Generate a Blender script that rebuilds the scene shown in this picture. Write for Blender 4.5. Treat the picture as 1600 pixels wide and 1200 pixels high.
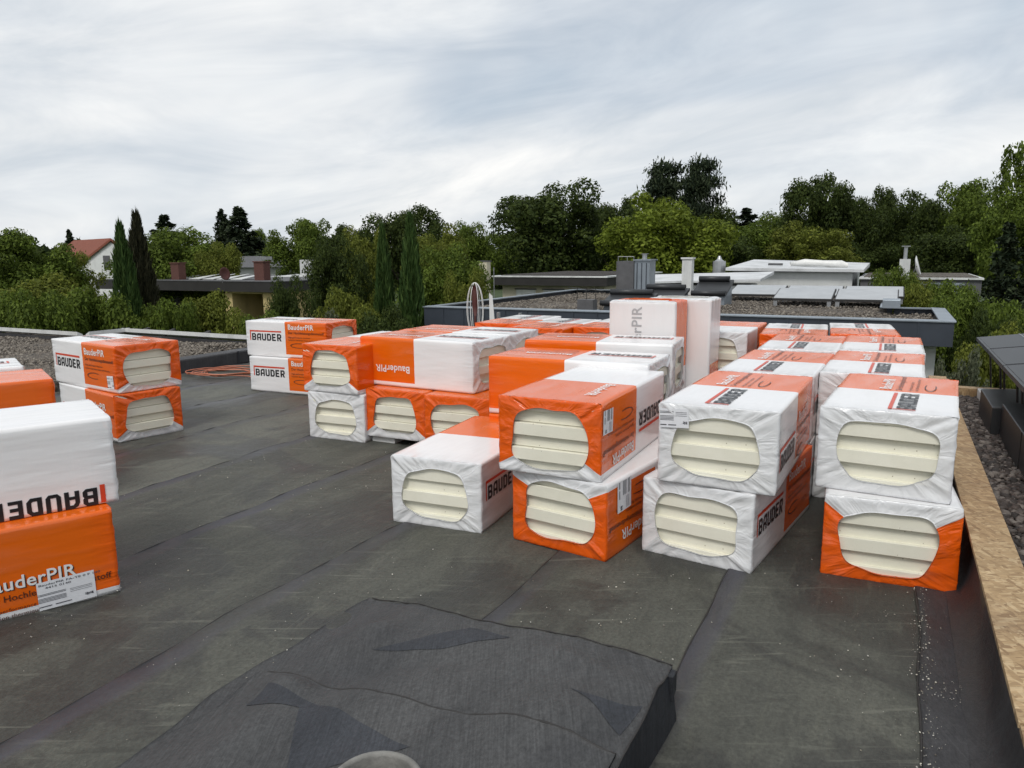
import bpy, math, random
import numpy as np
from mathutils import Matrix, Vector
from mathutils.geometry import tessellate_polygon

for o in list(bpy.data.objects): bpy.data.objects.remove(o)
SC = bpy.context.scene
COL = SC.collection
random.seed(7); RNG = np.random.default_rng(7)
R = math.radians

# ------------------------------------------------------------------ camera
CAM_H, FPX, PITCH, ROLL = 1.61, 1163.4, 0.171517, -0.007773
cd = bpy.data.cameras.new('camera'); cam = bpy.data.objects.new('camera', cd); COL.objects.link(cam)
cd.sensor_width = 36; cd.lens = FPX * 36 / 1600; cd.clip_start = .05; cd.clip_end = 3000
cam.matrix_world = Matrix.Translation((0, 0, CAM_H)) @ Matrix.Rotation(math.pi/2 - PITCH, 4, 'X') @ Matrix.Rotation(ROLL, 4, 'Z')
SC.camera = cam
# ------------------------------------------------------------------ world, sun, exposure
SUN_EL, SUN_AZ = 52, 205        # degrees; azimuth from +Y clockwise
wd = bpy.data.worlds.new('World'); SC.world = wd; wd.use_nodes = True
def build_world():
    nt = wd.node_tree; nt.nodes.clear(); N = nt.nodes.new; Lk = nt.links.new
    out = N('ShaderNodeOutputWorld')
    sky = N('ShaderNodeTexSky'); sky.sky_type = 'NISHITA'; sky.sun_disc = False
    sky.sun_elevation = R(SUN_EL); sky.sun_rotation = R(SUN_AZ)
    b1 = N('ShaderNodeBackground'); b1.inputs[1].default_value = .10
    Lk(sky.outputs[0], b1.inputs[0])
    tc = N('ShaderNodeTexCoord')
    def noise(scale, rot, sc, det, rough, dist, off):
        m0 = N('ShaderNodeMapping'); m0.inputs['Rotation'].default_value = rot; Lk(tc.outputs['Generated'], m0.inputs[0])
        mp = N('ShaderNodeMapping'); mp.inputs['Scale'].default_value = sc; mp.inputs['Location'].default_value = off; Lk(m0.outputs[0], mp.inputs[0])
        n = N('ShaderNodeTexNoise'); n.inputs['Scale'].default_value = scale; n.inputs['Detail'].default_value = det
        n.inputs['Roughness'].default_value = rough; n.inputs['Distortion'].default_value = dist; Lk(mp.outputs[0], n.inputs['Vector']); return n.outputs[0]
    def ramp(v, pts):
        r = N('ShaderNodeValToRGB'); e = r.color_ramp.elements
        e[0].position, e[0].color = pts[0][0], (*pts[0][1], 1); e[1].position, e[1].color = pts[-1][0], (*pts[-1][1], 1)
        for p, c in pts[1:-1]: q = e.new(p); q.color = (*c, 1)
        Lk(v, r.inputs[0]); return r.outputs[0]
    big = noise(1.6, (0, R(7), 0), (1, 1, 3.0), 4, .55, .5, (3.1, 1.2, .4))
    fine = noise(4.2, (0, R(11), 0), (.75, .75, 2.9), 5, .62, .7, (1.4, 5.2, 2.2))
    cloud = ramp(big, [(.28, (.47, .53, .59)), (.40, (.58, .62, .665)), (.50, (.68, .705, .73)), (.66, (.80, .80, .795))])
    streak = ramp(fine, [(.30, (.80, .84, .88)), (.5, (.97, .98, .99)), (.70, (1.13, 1.12, 1.10))])
    mul = N('ShaderNodeMix'); mul.data_type = 'RGBA'; mul.blend_type = 'MULTIPLY'; mul.inputs[0].default_value = 1
    Lk(cloud, mul.inputs[6]); Lk(streak, mul.inputs[7])
    b2 = N('ShaderNodeBackground'); b2.inputs[1].default_value = .94; Lk(mul.outputs[2], b2.inputs[0])
    cover = N('ShaderNodeValToRGB'); cover.color_ramp.elements[0].position = .30; cover.color_ramp.elements[0].color = (.84,)*3+(1,)
    cover.color_ramp.elements[1].position = .48; cover.color_ramp.elements[1].color = (.97,)*3+(1,)
    Lk(big, cover.inputs[0])
    mx = N('ShaderNodeMixShader'); Lk(cover.outputs[0], mx.inputs[0]); Lk(b1.outputs[0], mx.inputs[1]); Lk(b2.outputs[0], mx.inputs[2])
    Lk(mx.outputs[0], out.inputs[0])
build_world()
sl = bpy.data.lights.new('sun', 'SUN'); sl.energy = 1.5; sl.angle = R(18); sl.color = (1, .97, .92)
so = bpy.data.objects.new('sun', sl); COL.objects.link(so)
sd = Vector((math.sin(R(SUN_AZ))*math.cos(R(SUN_EL)), math.cos(R(SUN_AZ))*math.cos(R(SUN_EL)), math.sin(R(SUN_EL))))
so.rotation_euler = sd.to_track_quat('Z', 'Y').to_euler(); so.location = sd*60
SC.render.engine = 'CYCLES'; cy = SC.cycles; cy.use_adaptive_sampling = True; cy.adaptive_threshold = .02; cy.max_bounces = 5; cy.diffuse_bounces = 3; cy.glossy_bounces = 2; cy.transmission_bounces = 2; cy.transparent_max_bounces = 6; cy.caustics_reflective = cy.caustics_refractive = False
vs = SC.view_settings; vs.view_transform = 'Standard'; vs.look = 'None'; vs.gamma = 1; vs.exposure = 0.30; vs.use_curve_mapping = False

# ------------------------------------------------------------------ helpers
AX = R(63); DX, DY = math.cos(AX), math.sin(AX)       # the roof's own axes: u runs away from the viewer, v to the right
def W2(u, v, z=0.): return Vector((u*DX + v*DY, u*DY - v*DX, z))
def ray(px, py):
    X, U = (px-800)/FPX, (600-py)/FPX
    x = X*math.cos(ROLL)-U*math.sin(ROLL); u = X*math.sin(ROLL)+U*math.cos(ROLL)
    c, s = math.cos(PITCH), math.sin(PITCH)
    return Vector((x, c+u*s, -s+u*c))
def at(px, py, Y): d = ray(px, py); return d*(Y/d.y) + Vector((0, 0, CAM_H))
def on_u(px, py, U):
    d = ray(px, py); p = d*(U/(d.x*DX+d.y*DY)); return p.x*DY-p.y*DX, p.z+CAM_H     # v, z on the plane u = U

def tag(o, label=None, cat=None, group=None, kind=None):
    if label: o['label'] = label
    if cat: o['category'] = cat
    if group: o['group'] = group
    if kind: o['kind'] = kind
    return o
def link(name, data, parent=None, m=None):
    o = bpy.data.objects.new(name, data); COL.objects.link(o)
    if parent: o.parent = parent
    if m is not None: o.matrix_local = m
    return o
def empty(name, loc=(0, 0, 0), rz=0.):
    o = link(name, None); o.location = loc; o.rotation_euler = (0, 0, rz); o.empty_display_size = .1; return o

class MB:
    """collects boxes, prisms and tubes into one mesh"""
    def __init__(s): s.v = []; s.f = []; s.m = []
    def add(s, vs, fs, mi=0):
        b = len(s.v); s.v += [tuple(p) for p in vs]; s.f += [tuple(b+i for i in f) for f in fs]; s.m += [mi]*len(fs); return s
    def hexa(s, lo, hi, mi=0):      # lo, hi: 4 points each, counter-clockwise from above
        return s.add(list(lo)+list(hi), [(3,2,1,0),(4,5,6,7),(0,1,5,4),(1,2,6,5),(2,3,7,6),(3,0,4,7)], mi)
    def box(s, x0, x1, y0, y1, z0, z1, mi=0):
        return s.hexa([(x0,y0,z0),(x1,y0,z0),(x1,y1,z0),(x0,y1,z0)], [(x0,y0,z1),(x1,y0,z1),(x1,y1,z1),(x0,y1,z1)], mi)
    def ubox(s, u0, u1, v0, v1, z0, z1, mi=0):      # box in roof axes
        q = [(u0,v0),(u0,v1),(u1,v1),(u1,v0)]
        return s.hexa([W2(a,b,z0) for a,b in q], [W2(a,b,z1) for a,b in q], mi)
    def uquadbox(s, pts, z0, z1, mi=0):     # 4 (u,v) corners with bottom/top heights (lists allowed)
        z0 = z0 if isinstance(z0, (list, tuple)) else [z0]*4; z1 = z1 if isinstance(z1, (list, tuple)) else [z1]*4
        return s.hexa([W2(a,b,z0[i]) for i,(a,b) in enumerate(pts)], [W2(a,b,z1[i]) for i,(a,b) in enumerate(pts)], mi)
    def tube(s, pts, rad, n=8, mi=0, cap=True):
        pts = [Vector(p) for p in pts]; rad = rad if isinstance(rad, (list, tuple)) else [rad]*len(pts)
        b = len(s.v)
        for i, p in enumerate(pts):
            t = (pts[min(i+1, len(pts)-1)]-pts[max(i-1, 0)]).normalized()
            a = Vector((0, 0, 1)) if abs(t.z) < .9 else Vector((1, 0, 0))
            x = t.cross(a).normalized(); y = t.cross(x)
            for k in range(n):
                g = 2*math.pi*k/n; s.v.append(tuple(p + (x*math.cos(g)+y*math.sin(g))*rad[i]))
        for i in range(len(pts)-1):
            for k in range(n):
                k2 = (k+1) % n; s.f.append((b+i*n+k, b+i*n+k2, b+(i+1)*n+k2, b+(i+1)*n+k)); s.m.append(mi)
        if cap:
            s.f.append(tuple(b+k for k in range(n))); s.f.append(tuple(b+(len(pts)-1)*n+k for k in reversed(range(n)))); s.m += [mi, mi]
        return s
    def lathe(s, c, prof, n=24, mi=0):      # prof: (radius, z)
        c = Vector(c); b = len(s.v)
        for r, z in prof:
            for k in range(n): g = 2*math.pi*k/n; s.v.append((c.x+r*math.cos(g), c.y+r*math.sin(g), c.z+z))
        for i in range(len(prof)-1):
            for k in range(n): k2 = (k+1) % n; s.f.append((b+i*n+k, b+i*n+k2, b+(i+1)*n+k2, b+(i+1)*n+k)); s.m.append(mi)
        return s
    def mesh(s, name, mats, smooth=False):
        me = bpy.data.meshes.new(name); me.from_pydata(s.v, [], s.f)
        for m in (mats if isinstance(mats, (list, tuple)) else [mats]): me.materials.append(m)
        me.polygons.foreach_set('material_index', s.m)
        if smooth: me.polygons.foreach_set('use_smooth', [True]*len(s.f))
        me.update(); return me
    def build(s, name, mats, parent=None, smooth=False, bevel=0):
        o = link(name, s.mesh(name, mats, smooth), parent)
        if bevel:
            b = o.modifiers.new('bevel', 'BEVEL'); b.width = bevel; b.segments = 2; b.limit_method = 'ANGLE'
        return o
def numesh(name, verts, quads, mats, smooth=False, k=4):
    me = bpy.data.meshes.new(name); nv, nf = len(verts), len(quads)
    me.vertices.add(nv); me.vertices.foreach_set('co', np.ascontiguousarray(verts, np.float32).ravel())
    me.loops.add(nf*k); me.loops.foreach_set('vertex_index', np.ascontiguousarray(quads, np.int32).ravel())
    me.polygons.add(nf); me.polygons.foreach_set('loop_start', np.arange(nf, dtype=np.int32)*k)
    me.polygons.foreach_set('loop_total', np.full(nf, k, np.int32))
    if smooth: me.polygons.foreach_set('use_smooth', np.ones(nf, bool))
    for m in (mats if isinstance(mats, (list, tuple)) else [mats]): me.materials.append(m)
    me.update(calc_edges=True); me.validate(); return me

# ------------------------------------------------------------------ materials
class NT:
    def __init__(s, name):
        s.m = bpy.data.materials.new(name); s.m.use_nodes = True; s.t = s.m.node_tree; s.t.nodes.clear()
        s.out = s.n('ShaderNodeOutputMaterial'); s.tc = s.n('ShaderNodeTexCoord')
    def n(s, t): return s.t.nodes.new(t)
    def l(s, a, b): s.t.links.new(a, b)
    def map(s, src='Object', scale=(1,1,1), rot=0, loc=(0,0,0)):
        m = s.n('ShaderNodeMapping'); m.inputs['Scale'].default_value = scale; m.inputs['Rotation'].default_value = (0,0,rot); m.inputs['Location'].default_value = loc
        s.l(s.tc.outputs[src] if isinstance(src, str) else src, m.inputs[0]); return m.outputs[0]
    def noise(s, vec, scale, det=4, rough=.55, dist=0.):
        n = s.n('ShaderNodeTexNoise'); n.inputs['Scale'].default_value = scale; n.inputs['Detail'].default_value = det
        n.inputs['Roughness'].default_value = rough; n.inputs['Distortion'].default_value = dist; s.l(vec, n.inputs['Vector']); return n.outputs[0]
    def voro(s, vec, scale, feat='F1', rnd=1.):
        n = s.n('ShaderNodeTexVoronoi'); n.feature = feat; n.inputs['Scale'].default_value = scale; n.inputs['Randomness'].default_value = rnd; s.l(vec, n.inputs['Vector']); return n
    def ramp(s, v, pts, const=False):
        r = s.n('ShaderNodeValToRGB'); e = r.color_ramp.elements
        if const: r.color_ramp.interpolation = 'CONSTANT'
        col = lambda c: (c,)*3+(1,) if isinstance(c, (int, float)) else (*c, 1)
        e[0].position, e[0].color = pts[0][0], col(pts[0][1]); e[1].position, e[1].color = pts[-1][0], col(pts[-1][1])
        for p, c in pts[1:-1]: q = e.new(p); q.color = col(c)
        s.l(v, r.inputs[0]); return r.outputs[0]
    def mix(s, fac, a, b, mode='MIX'):
        m = s.n('ShaderNodeMix'); m.data_type = 'RGBA'; m.blend_type = mode
        for i, x in ((0, fac), (6, a), (7, b)):
            if isinstance(x, (int, float)): m.inputs[i].default_value = x if i == 0 else (x, x, x, 1)
            elif isinstance(x, tuple): m.inputs[i].default_value = (*x, 1)
            else: s.l(x, m.inputs[i])
        return m.outputs[2]
    def math(s, op, a, b=None):
        m = s.n('ShaderNodeMath'); m.operation = op
        for i, x in ((0, a), (1, b)):
            if x is None: continue
            if isinstance(x, (int, float)): m.inputs[i].default_value = x
            else: s.l(x, m.inputs[i])
        return m.outputs[0]
    def bump(s, h, strength=.3, dist=.01, prev=None):
        b = s.n('ShaderNodeBump'); b.inputs['Strength'].default_value = strength; b.inputs['Distance'].default_value = dist; s.l(h, b.inputs['Height'])
        if prev is not None: s.l(prev, b.inputs['Normal'])
        return b.outputs[0]
    def pbr(s, col, rough=.6, normal=None, metal=0., spec=None, alpha=None, coat=None):
        p = s.n('ShaderNodeBsdfPrincipled')
        def put(k, x):
            if x is None: return
            if isinstance(x, tuple): p.inputs[k].default_value = (*x, 1)
            elif isinstance(x, (int, float)): p.inputs[k].default_value = x
            else: s.l(x, p.inputs[k])
        put('Base Color', col); put('Roughness', rough); put('Metallic', metal); put('Specular IOR Level', spec); put('Alpha', alpha); put('Coat Weight', coat)
        if normal is not None: s.l(normal, p.inputs['Normal'])
        s.p = p; return p
    def done(s, sh=None): s.l((sh or s.p).outputs[0], s.out.inputs[0]); return s.m
def hexlin(r, g, b):
    f = lambda c: c/12.92 if c <= .04045 else ((c+.055)/1.055)**2.4
    return tuple(f(x/255) for x in (r, g, b))
def simple(name, col, rough=.6, var=.25, scale=6, bump=.15, bscale=60, metal=0., spec=None, dirt=0.):
    t = NT(name); v = t.map()
    n = t.noise(v, scale, 6, .6); c = t.mix(1., col, t.ramp(n, [(.3, 1-var), (.7, 1+var*.5)]), 'MULTIPLY')
    if dirt:
        d = t.noise(t.map(scale=(1, 1, .25)), scale*.8, 6, .65, .4)
        c = t.mix(t.ramp(d, [(.5, 0.), (.72, dirt)]), c, (.05, .05, .045))
    nm = t.bump(t.noise(v, bscale, 4, .6), bump, .01)
    t.pbr(c, rough, nm, metal, spec); return t.done()

def film_mat(name, col, end_col, side_alpha, rough):
    """printed shrink film: fine pleats that run towards the openings, flat elsewhere"""
    t = NT(name); uv = t.n('ShaderNodeUVMap'); uv.uv_map = 'film'; uw = t.n('ShaderNodeUVMap'); uw.uv_map = 'pull'
    sp = t.n('ShaderNodeSeparateXYZ'); t.l(uw.outputs[0], sp.inputs[0]); w = sp.outputs[0]
    m1 = t.n('ShaderNodeMapping'); m1.inputs['Scale'].default_value = (24, 1.3, 1); t.l(uv.outputs[0], m1.inputs[0])
    oi = t.n('ShaderNodeObjectInfo')
    off = t.n('ShaderNodeVectorMath'); off.operation = 'ADD'; t.l(m1.outputs[0], off.inputs[0])
    cmb = t.n('ShaderNodeCombineXYZ'); t.l(t.math('MULTIPLY', oi.outputs['Random'], 30.), cmb.inputs[2]); t.l(cmb.outputs[0], off.inputs[1])
    h = t.math('MULTIPLY', t.noise(off.outputs[0], 1., 3, .52, .7), w)
    ob = t.map()
    soft = t.noise(t.map(scale=(1.2, 5, 7)), 2.2, 2, .5)
    nm = t.bump(soft, .12, .03, t.bump(h, .8, .02))
    c = t.mix(w, col, end_col)
    c = t.mix(t.ramp(soft, [(.5, 0.), (.8, .10)]), c, (.35, .33, .30))
    a = t.math('SUBTRACT', 1., t.math('MULTIPLY', w, side_alpha))
    t.pbr(c, t.ramp(soft, [(.3, rough-.06), (.7, rough+.1)]), nm, spec=.5, alpha=a); return t.done()

def membrane(name, base, bare, band=True, stain=.5):
    """mineral bitumen felt; coordinates turned into the roof's own axes"""
    t = NT(name); ro = t.map(rot=-AX)
    st = t.n('ShaderNodeMapping'); st.inputs['Scale'].default_value = (.55, 2.2, 1); t.l(ro, st.inputs[0])
    big = t.noise(st.outputs[0], 1.1, 5, .65, .5); mid = t.noise(st.outputs[0], 5., 5, .68, .8); gr2 = t.noise(ro, 60., 5, .85)
    c = t.mix(t.ramp(big, [(.30, 0.), (.70, 1.)]), tuple(x*.72 for x in base), (base[0]*1.22, base[1]*1.20, base[2]*1.16))
    damp = t.noise(ro, .85, 5, .62, .9); c = t.mix(t.ramp(damp, [(.48, 0.), (.53, stain), (.62, min(1., stain*1.7))]), c, (base[0]*.36, base[1]*.35, base[2]*.38))
    oi = t.n('ShaderNodeObjectInfo'); c = t.mix(1., c, t.ramp(oi.outputs['Random'], [(0., .72), (1., 1.2)]), 'MULTIPLY')
    c = t.mix(t.ramp(mid, [(.52, 0.), (.74, stain)]), c, tuple(x*.42 for x in base))
    c = t.mix(t.ramp(mid, [(.28, stain*.8), (.44, 0.)]), c, (base[0]*1.30, base[1]*1.28, base[2]*1.16))
    c = t.mix(1., c, t.ramp(gr2, [(.30, .58), (.70, 1.42)]), 'MULTIPLY')
    if band:
        sc = t.noise(t.map(rot=.18, scale=(2.2, 22, 1)), 1., 4, .6, .6); c = t.mix(t.ramp(sc, [(.60, 0.), (.70, .55)]), c, (base[0]*1.7, base[1]*1.68, base[2]*1.6)); c = t.mix(t.ramp(sc, [(.28, .6), (.38, 0.)]), c, tuple(x*.4 for x in base))
    if not band:
        fl = t.noise(t.map(rot=-AX+.5, scale=(160, 6, 1)), 1., 2, .6); c = t.mix(.8, c, t.ramp(fl, [(.3, .72), (.7, 1.25)]), 'MULTIPLY')
    if band:
        uv = t.n('ShaderNodeUVMap'); uv.uv_map = 'strip'; sp = t.n('ShaderNodeSeparateXYZ'); t.l(uv.outputs[0], sp.inputs[0])
        jit = t.math('ADD', sp.outputs[1], t.math('MULTIPLY', t.math('SUBTRACT', mid, .5), .09))
        bm = t.ramp(jit, [(.07, .85), (.10, .15), (.13, 0.)])
        bm = t.math('MULTIPLY', bm, t.ramp(big, [(.40, .2), (.6, 1.)]))
        c = t.mix(bm, c, bare)
    rr = t.ramp(damp, [(.45, .68), (.64, .40)])
    nm = t.bump(gr2, .4, .006, t.bump(mid, .25, .03))
    t.pbr(c, rr, nm, spec=.35); return t.done()

def leaf_mat(name, dark, light, trans=.38):
    t = NT(name); g = t.n('ShaderNodeNewGeometry'); oi = t.n('ShaderNodeObjectInfo')
    mid = tuple((a+b)/2 for a, b in zip(dark, light))
    c = t.ramp(g.outputs['Random Per Island'], [(0., dark), (.55, mid), (1., light)])
    c = t.mix(1., c, t.ramp(t.noise(t.map(), 2.2, 2, .5), [(.3, .80), (.7, 1.35)]), 'MULTIPLY')
    p = t.pbr(c, .6, spec=.12); tr = t.n('ShaderNodeBsdfTranslucent'); t.l(c, tr.inputs[0])
    mx = t.n('ShaderNodeMixShader'); mx.inputs[0].default_value = trans; t.l(p.outputs[0], mx.inputs[1]); t.l(tr.outputs[0], mx.inputs[2])
    return t.done(mx)

def stone_mat(name, cols):
    t = NT(name); g = t.n('ShaderNodeNewGeometry')
    n = len(cols); c = t.ramp(g.outputs['Random Per Island'], [(i/(n-1), k) for i, k in enumerate(cols)])
    c = t.mix(.6, c, t.ramp(t.noise(t.map(), 90., 4), [(.3, .7), (.7, 1.25)]), 'MULTIPLY')
    t.pbr(c, .75, t.bump(t.noise(t.map(), 140., 3), .3, .004)); return t.done()
def gravel_mat(name, cols, scale):
    t = NT(name); v = t.map(); vo = t.voro(v, scale); n = len(cols)
    sp = t.n('ShaderNodeSeparateColor'); t.l(vo.outputs['Color'], sp.inputs[0])
    c = t.ramp(sp.outputs[0], [(i/(n-1), k) for i, k in enumerate(cols)])
    c = t.mix(t.ramp(vo.outputs['Distance'], [(.35, 0.), (.75, .7)]), c, (.02, .018, .015))
    c = t.mix(1., c, t.ramp(t.noise(v, 1.2, 5, .6), [(.3, .7), (.7, 1.2)]), 'MULTIPLY')
    h = t.math('SUBTRACT', 1., vo.outputs['Distance'])
    t.pbr(c, .85, t.bump(h, .9, .02)); return t.done()

def osb_mat():
    t = NT('osb'); cs = []
    for i, (rot, sc) in enumerate(((.35, (17, 70, 14)), (-.5, (20, 80, 14)), (1.25, (64, 18, 14)))):
        m = t.map(rot=-AX+rot, scale=sc, loc=(i*3.3, i, 0)); w = t.noise(t.map(), 9., 2); 
        mm = t.n('ShaderNodeVectorMath'); mm.operation = 'ADD'; t.l(m, mm.inputs[0]); t.l(w, mm.inputs[1])
        cs.append(t.voro(mm.outputs[0], 1.))
    sp = [t.n('ShaderNodeSeparateColor') for _ in cs]; [t.l(c.outputs['Color'], s.inputs[0]) for c, s in zip(cs, sp)]
    pick = t.mix(t.ramp(sp[2].outputs[1], [(.5, 0.), (.52, 1.)]), t.mix(t.ramp(sp[1].outputs[1], [(.5, 0.), (.52, 1.)]), sp[0].outputs[0], sp[1].outputs[0]), sp[2].outputs[0])
    c = t.ramp(pick, [(0., (.24, .15, .075)), (.35, (.35, .235, .12)), (.7, (.42, .29, .155)), (1., (.50, .37, .215))])
    c = t.mix(t.ramp(t.noise(t.map(), 3., 6, .65), [(.5, 0.), (.75, .55)]), c, (.14, .085, .05))
    c = t.mix(1., c, t.ramp(t.noise(t.map(rot=-AX, scale=(6, 60, 6)), 3., 4), [(.3, .8), (.7, 1.15)]), 'MULTIPLY')
    t.pbr(c, .7, t.bump(pick, .35, .004)); return t.done()

def board_mat():
    t = NT('foam_board'); v = t.map()
    c = t.mix(t.ramp(t.noise(v, 4., 5), [(.3, 0.), (.7, 1.)]), (.72, .70, .58), (.80, .78, .665))
    c = t.mix(t.ramp(t.noise(t.map(scale=(30, 60, 30)), 3., 3, .7), [(.66, 0.), (.72, .35)]), c, (.32, .28, .17))
    sp = t.voro(t.map(scale=(1, 1, 1)), 26.); c = t.mix(t.ramp(sp.outputs['Distance'], [(.06, .75), (.09, 0.)]), c, (.20, .16, .09))
    t.pbr(c, .85, t.bump(t.noise(v, 120., 4, .7), .2, .004), spec=.2); return t.done()

WHITE = (.82, .81, .81); ORANGE = (.75, .130, .004)
M_FW = film_mat('white_film', WHITE, (.82, .83, .85), .20, .17)
M_FO = film_mat('orange_film', ORANGE, (.77, .106, .004), .04, .18)
M_BOARD = board_mat()
M_BLACK = simple('black_print', (.012, .012, .014), .35, .1, 8, .02)
M_RED = simple('red_print', (.62, .06, .02), .35, .1, 8, .02)
M_PWHITE = simple('white_print', (.80, .79, .77), .35, .06, 8, .02)
M_FINE = simple('fine_print', (.09, .022, .008), .4, .1, 8, .02)
M_GHOST = simple('ghost_print', (.42, .42, .43), .4, .1, 8, .02)
M_LABEL = simple('paper_label', (.74, .75, .78), .5, .06, 10, .03)
M_LINK = simple('label_ink', (.06, .06, .075), .6, .2, 30, .02)
M_FELT = membrane('roof_felt', (.090, .092, .079), (.066, .066, .082))
M_FELT2 = membrane('new_felt', (.050, .051, .053), (.05, .05, .06), False, .25)
M_BARE = membrane('bare_felt', (.030, .033, .040), (.03, .03, .04), False, .2)
M_UPST = membrane('upstand_felt', (.046, .046, .050), (.03, .03, .04), False, .3)
M_PIPE = simple('pipe_rim', (.20, .195, .18), .7, .35, 20, .3, 60)
M_OSB = osb_mat()
M_TIMBER = simple('dark_timber', (.10, .075, .05), .8, .4, 12, .3, 40)
M_STONE_D = stone_mat('dark_stone', [(.02, .016, .014), (.055, .042, .036), (.035, .03, .028), (.10, .08, .07), (.05, .035, .03), (.20, .175, .155), (.06, .05, .045)])
M_STONE_L = stone_mat('grey_stone', [(.05, .04, .033), (.16, .135, .11), (.09, .075, .06), (.26, .23, .19), (.12, .10, .08)])
M_GRAV_D = gravel_mat('dark_gravel', [(.012, .01, .009), (.05, .04, .034), (.03, .026, .024), (.09, .07, .06)], 34)
M_GRAV_L = gravel_mat('grey_gravel', [(.05, .04, .032), (.15, .125, .10), (.10, .083, .066), (.22, .19, .155)], 22)
M_ZINC = simple('blue_grey_zinc', (.052, .062, .080), .45, .25, 1.5, .06, 20, .3, dirt=.2)
M_ZINCL = simple('light_zinc', (.30, .34, .38), .4, .2, 1.5, .05, 20, .5)
M_ANTH = simple('anthracite_sheet', (.035, .037, .040), .42, .25, 2, .06, 20, .2)
M_WMETAL = simple('white_metal', (.68, .69, .68), .45, .15, 2, .04, 20, .1, dirt=.35)
M_WALLW = simple('white_render', (.66, .67, .66), .9, .08, 2, .1, 80, dirt=.15)
M_WALLC = simple('cream_render', (.60, .55, .42), .9, .1, 2, .1, 80, dirt=.2)
M_WALLY = simple('yellow_render', (.56, .44, .21), .9, .1, 2, .1, 80, dirt=.2)
M_DARK = simple('dark_fascia', (.022, .020, .019), .6, .3, 2, .1, 30)
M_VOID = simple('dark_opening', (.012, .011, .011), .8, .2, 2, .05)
M_BRICK = simple('chimney_brick', (.11, .045, .035), .85, .3, 20, .3, 50)
M_TILE = simple('red_roof_tile', (.22, .065, .038), .8, .3, 10, .5, 14)
M_GREYR = simple('grey_roof_sheet', (.60, .61, .62), .55, .15, 1.2, .05, 30, dirt=.35)
M_DGREY = simple('grey_slate', (.10, .10, .105), .7, .25, 5, .2, 30)
M_GLASS = simple('window_glass', (.03, .035, .04), .08, .1, 2, .0)
M_PV = simple('solar_glass', (.022, .023, .026), .42, .15, 2, .02, 10)
M_SOLAR = simple('collector_glass', (.36, .37, .375), .18, .15, 2, .02, 10)
M_ALU = simple('aluminium', (.45, .46, .47), .35, .12, 5, .03, 30, .8)
M_RUST = simple('red_brown_paint', (.085, .022, .018), .6, .2, 6, .1)
M_CABLEW = simple('white_cable', (.70, .70, .68), .45, .1, 8, .05)
M_CORD = simple('orange_cord', (.44, .15, .085), .5, .15, 10, .05)
M_BARK = simple('bark', (.055, .042, .030), .9, .4, 10, .5, 25)
M_CRUMB = stone_mat('crumbs', [(.75, .72, .62), (.30, .27, .2), (.62, .60, .55), (.12, .1, .08)])
M_GRASS = simple('lawn', (.045, .07, .02), .95, .5, .6, .5, 8)
M_SOIL = simple('garden_soil', (.04, .045, .022), .95, .5, .6, .5, 8)

# ------------------------------------------------------------------ setting: ground and our own roof
g = MB(); g.add([(-900,-300,-3.2),(900,-300,-3.2),(900,1600,-3.2),(-900,1600,-3.2)], [(0,1,2,3)])
tag(g.build('ground', M_GRASS), kind='structure')

def wob(u, v): return .004*math.sin(2.3*u+1.7*v)+.0035*math.sin(5.1*u-3.3*v+1)+.002*math.sin(11*u+9*v)
SEAMS = [-14.2, -13.1, -12.0, -10.9, -9.8, -8.8, -7.75, -6.7, -5.65, -4.62, -3.60, -2.57, -1.535, -.635, .195, .415]
UEND = 9.05
roof = MB().ubox(-3, UEND+.12, -16, .9, -.45, -.03).build('flat_roof', M_UPST); tag(roof, kind='structure')
for i in range(len(SEAMS)-1):
    v0, v1 = SEAMS[i], SEAMS[i+1]
    if v1 < -8.9: continue
    lap = .09 if i else 0; nu, nv = 110, 9; us = np.linspace(-2.8, UEND, nu); vsx = np.linspace(v0-.0, v1+lap, nv)
    P = []; UV = []; ph = i*2.3
    for a, u in enumerate(us):
        for b, v in enumerate(vsx):
            e = .012*math.sin(u*1.9+ph)+.006*math.sin(u*7.3+ph*2)       # the sheet edges are never dead straight
            vv = v + (e if b == 0 else e*.3); fr = b/(nv-1)
            z = wob(u, vv) + .010*(1-fr)+ (.004*max(0., math.sin(u*3.1+ph*3)) if b == 0 else 0)
            P.append(W2(u, vv, z)); UV.append((u, fr))
    base = len(P)
    for a in range(nu): p = P[a*nv]; P.append(p+Vector((0, 0, -.02))); UV.append(UV[a*nv])
    F = [(a*nv+b, a*nv+b+1, (a+1)*nv+b+1, (a+1)*nv+b) for a in range(nu-1) for b in range(nv-1)] + [(a*nv, (a+1)*nv, base+a+1, base+a) for a in range(nu-1)]
    me = bpy.data.meshes.new('felt_strip'); me.from_pydata([tuple(p) for p in P], [], F); me.materials.append(M_FELT if i < len(SEAMS)-2 else M_UPST)
    uvl = me.uv_layers.new(name='strip'); 
    for lp in me.loops: uvl.data[lp.index].uv = UV[lp.vertex_index]
    me.polygons.foreach_set('use_smooth', [True]*len(F)); me.update()
    st = link('felt_strip', me, roof)
    if v0 > -8:
        pts = [Vector(P[a*nv])+Vector((DY*-.004, DX*.004, -.004+.003*math.sin(a*2.1+ph))) for a in range(nu)]
        bo = MB().tube(pts, [.0035+.004*abs(math.sin(a*.7+ph)*math.sin(a*1.9)) for a in range(nu)], 5).build('seam_bead', M_DARK, st, smooth=True)

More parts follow.
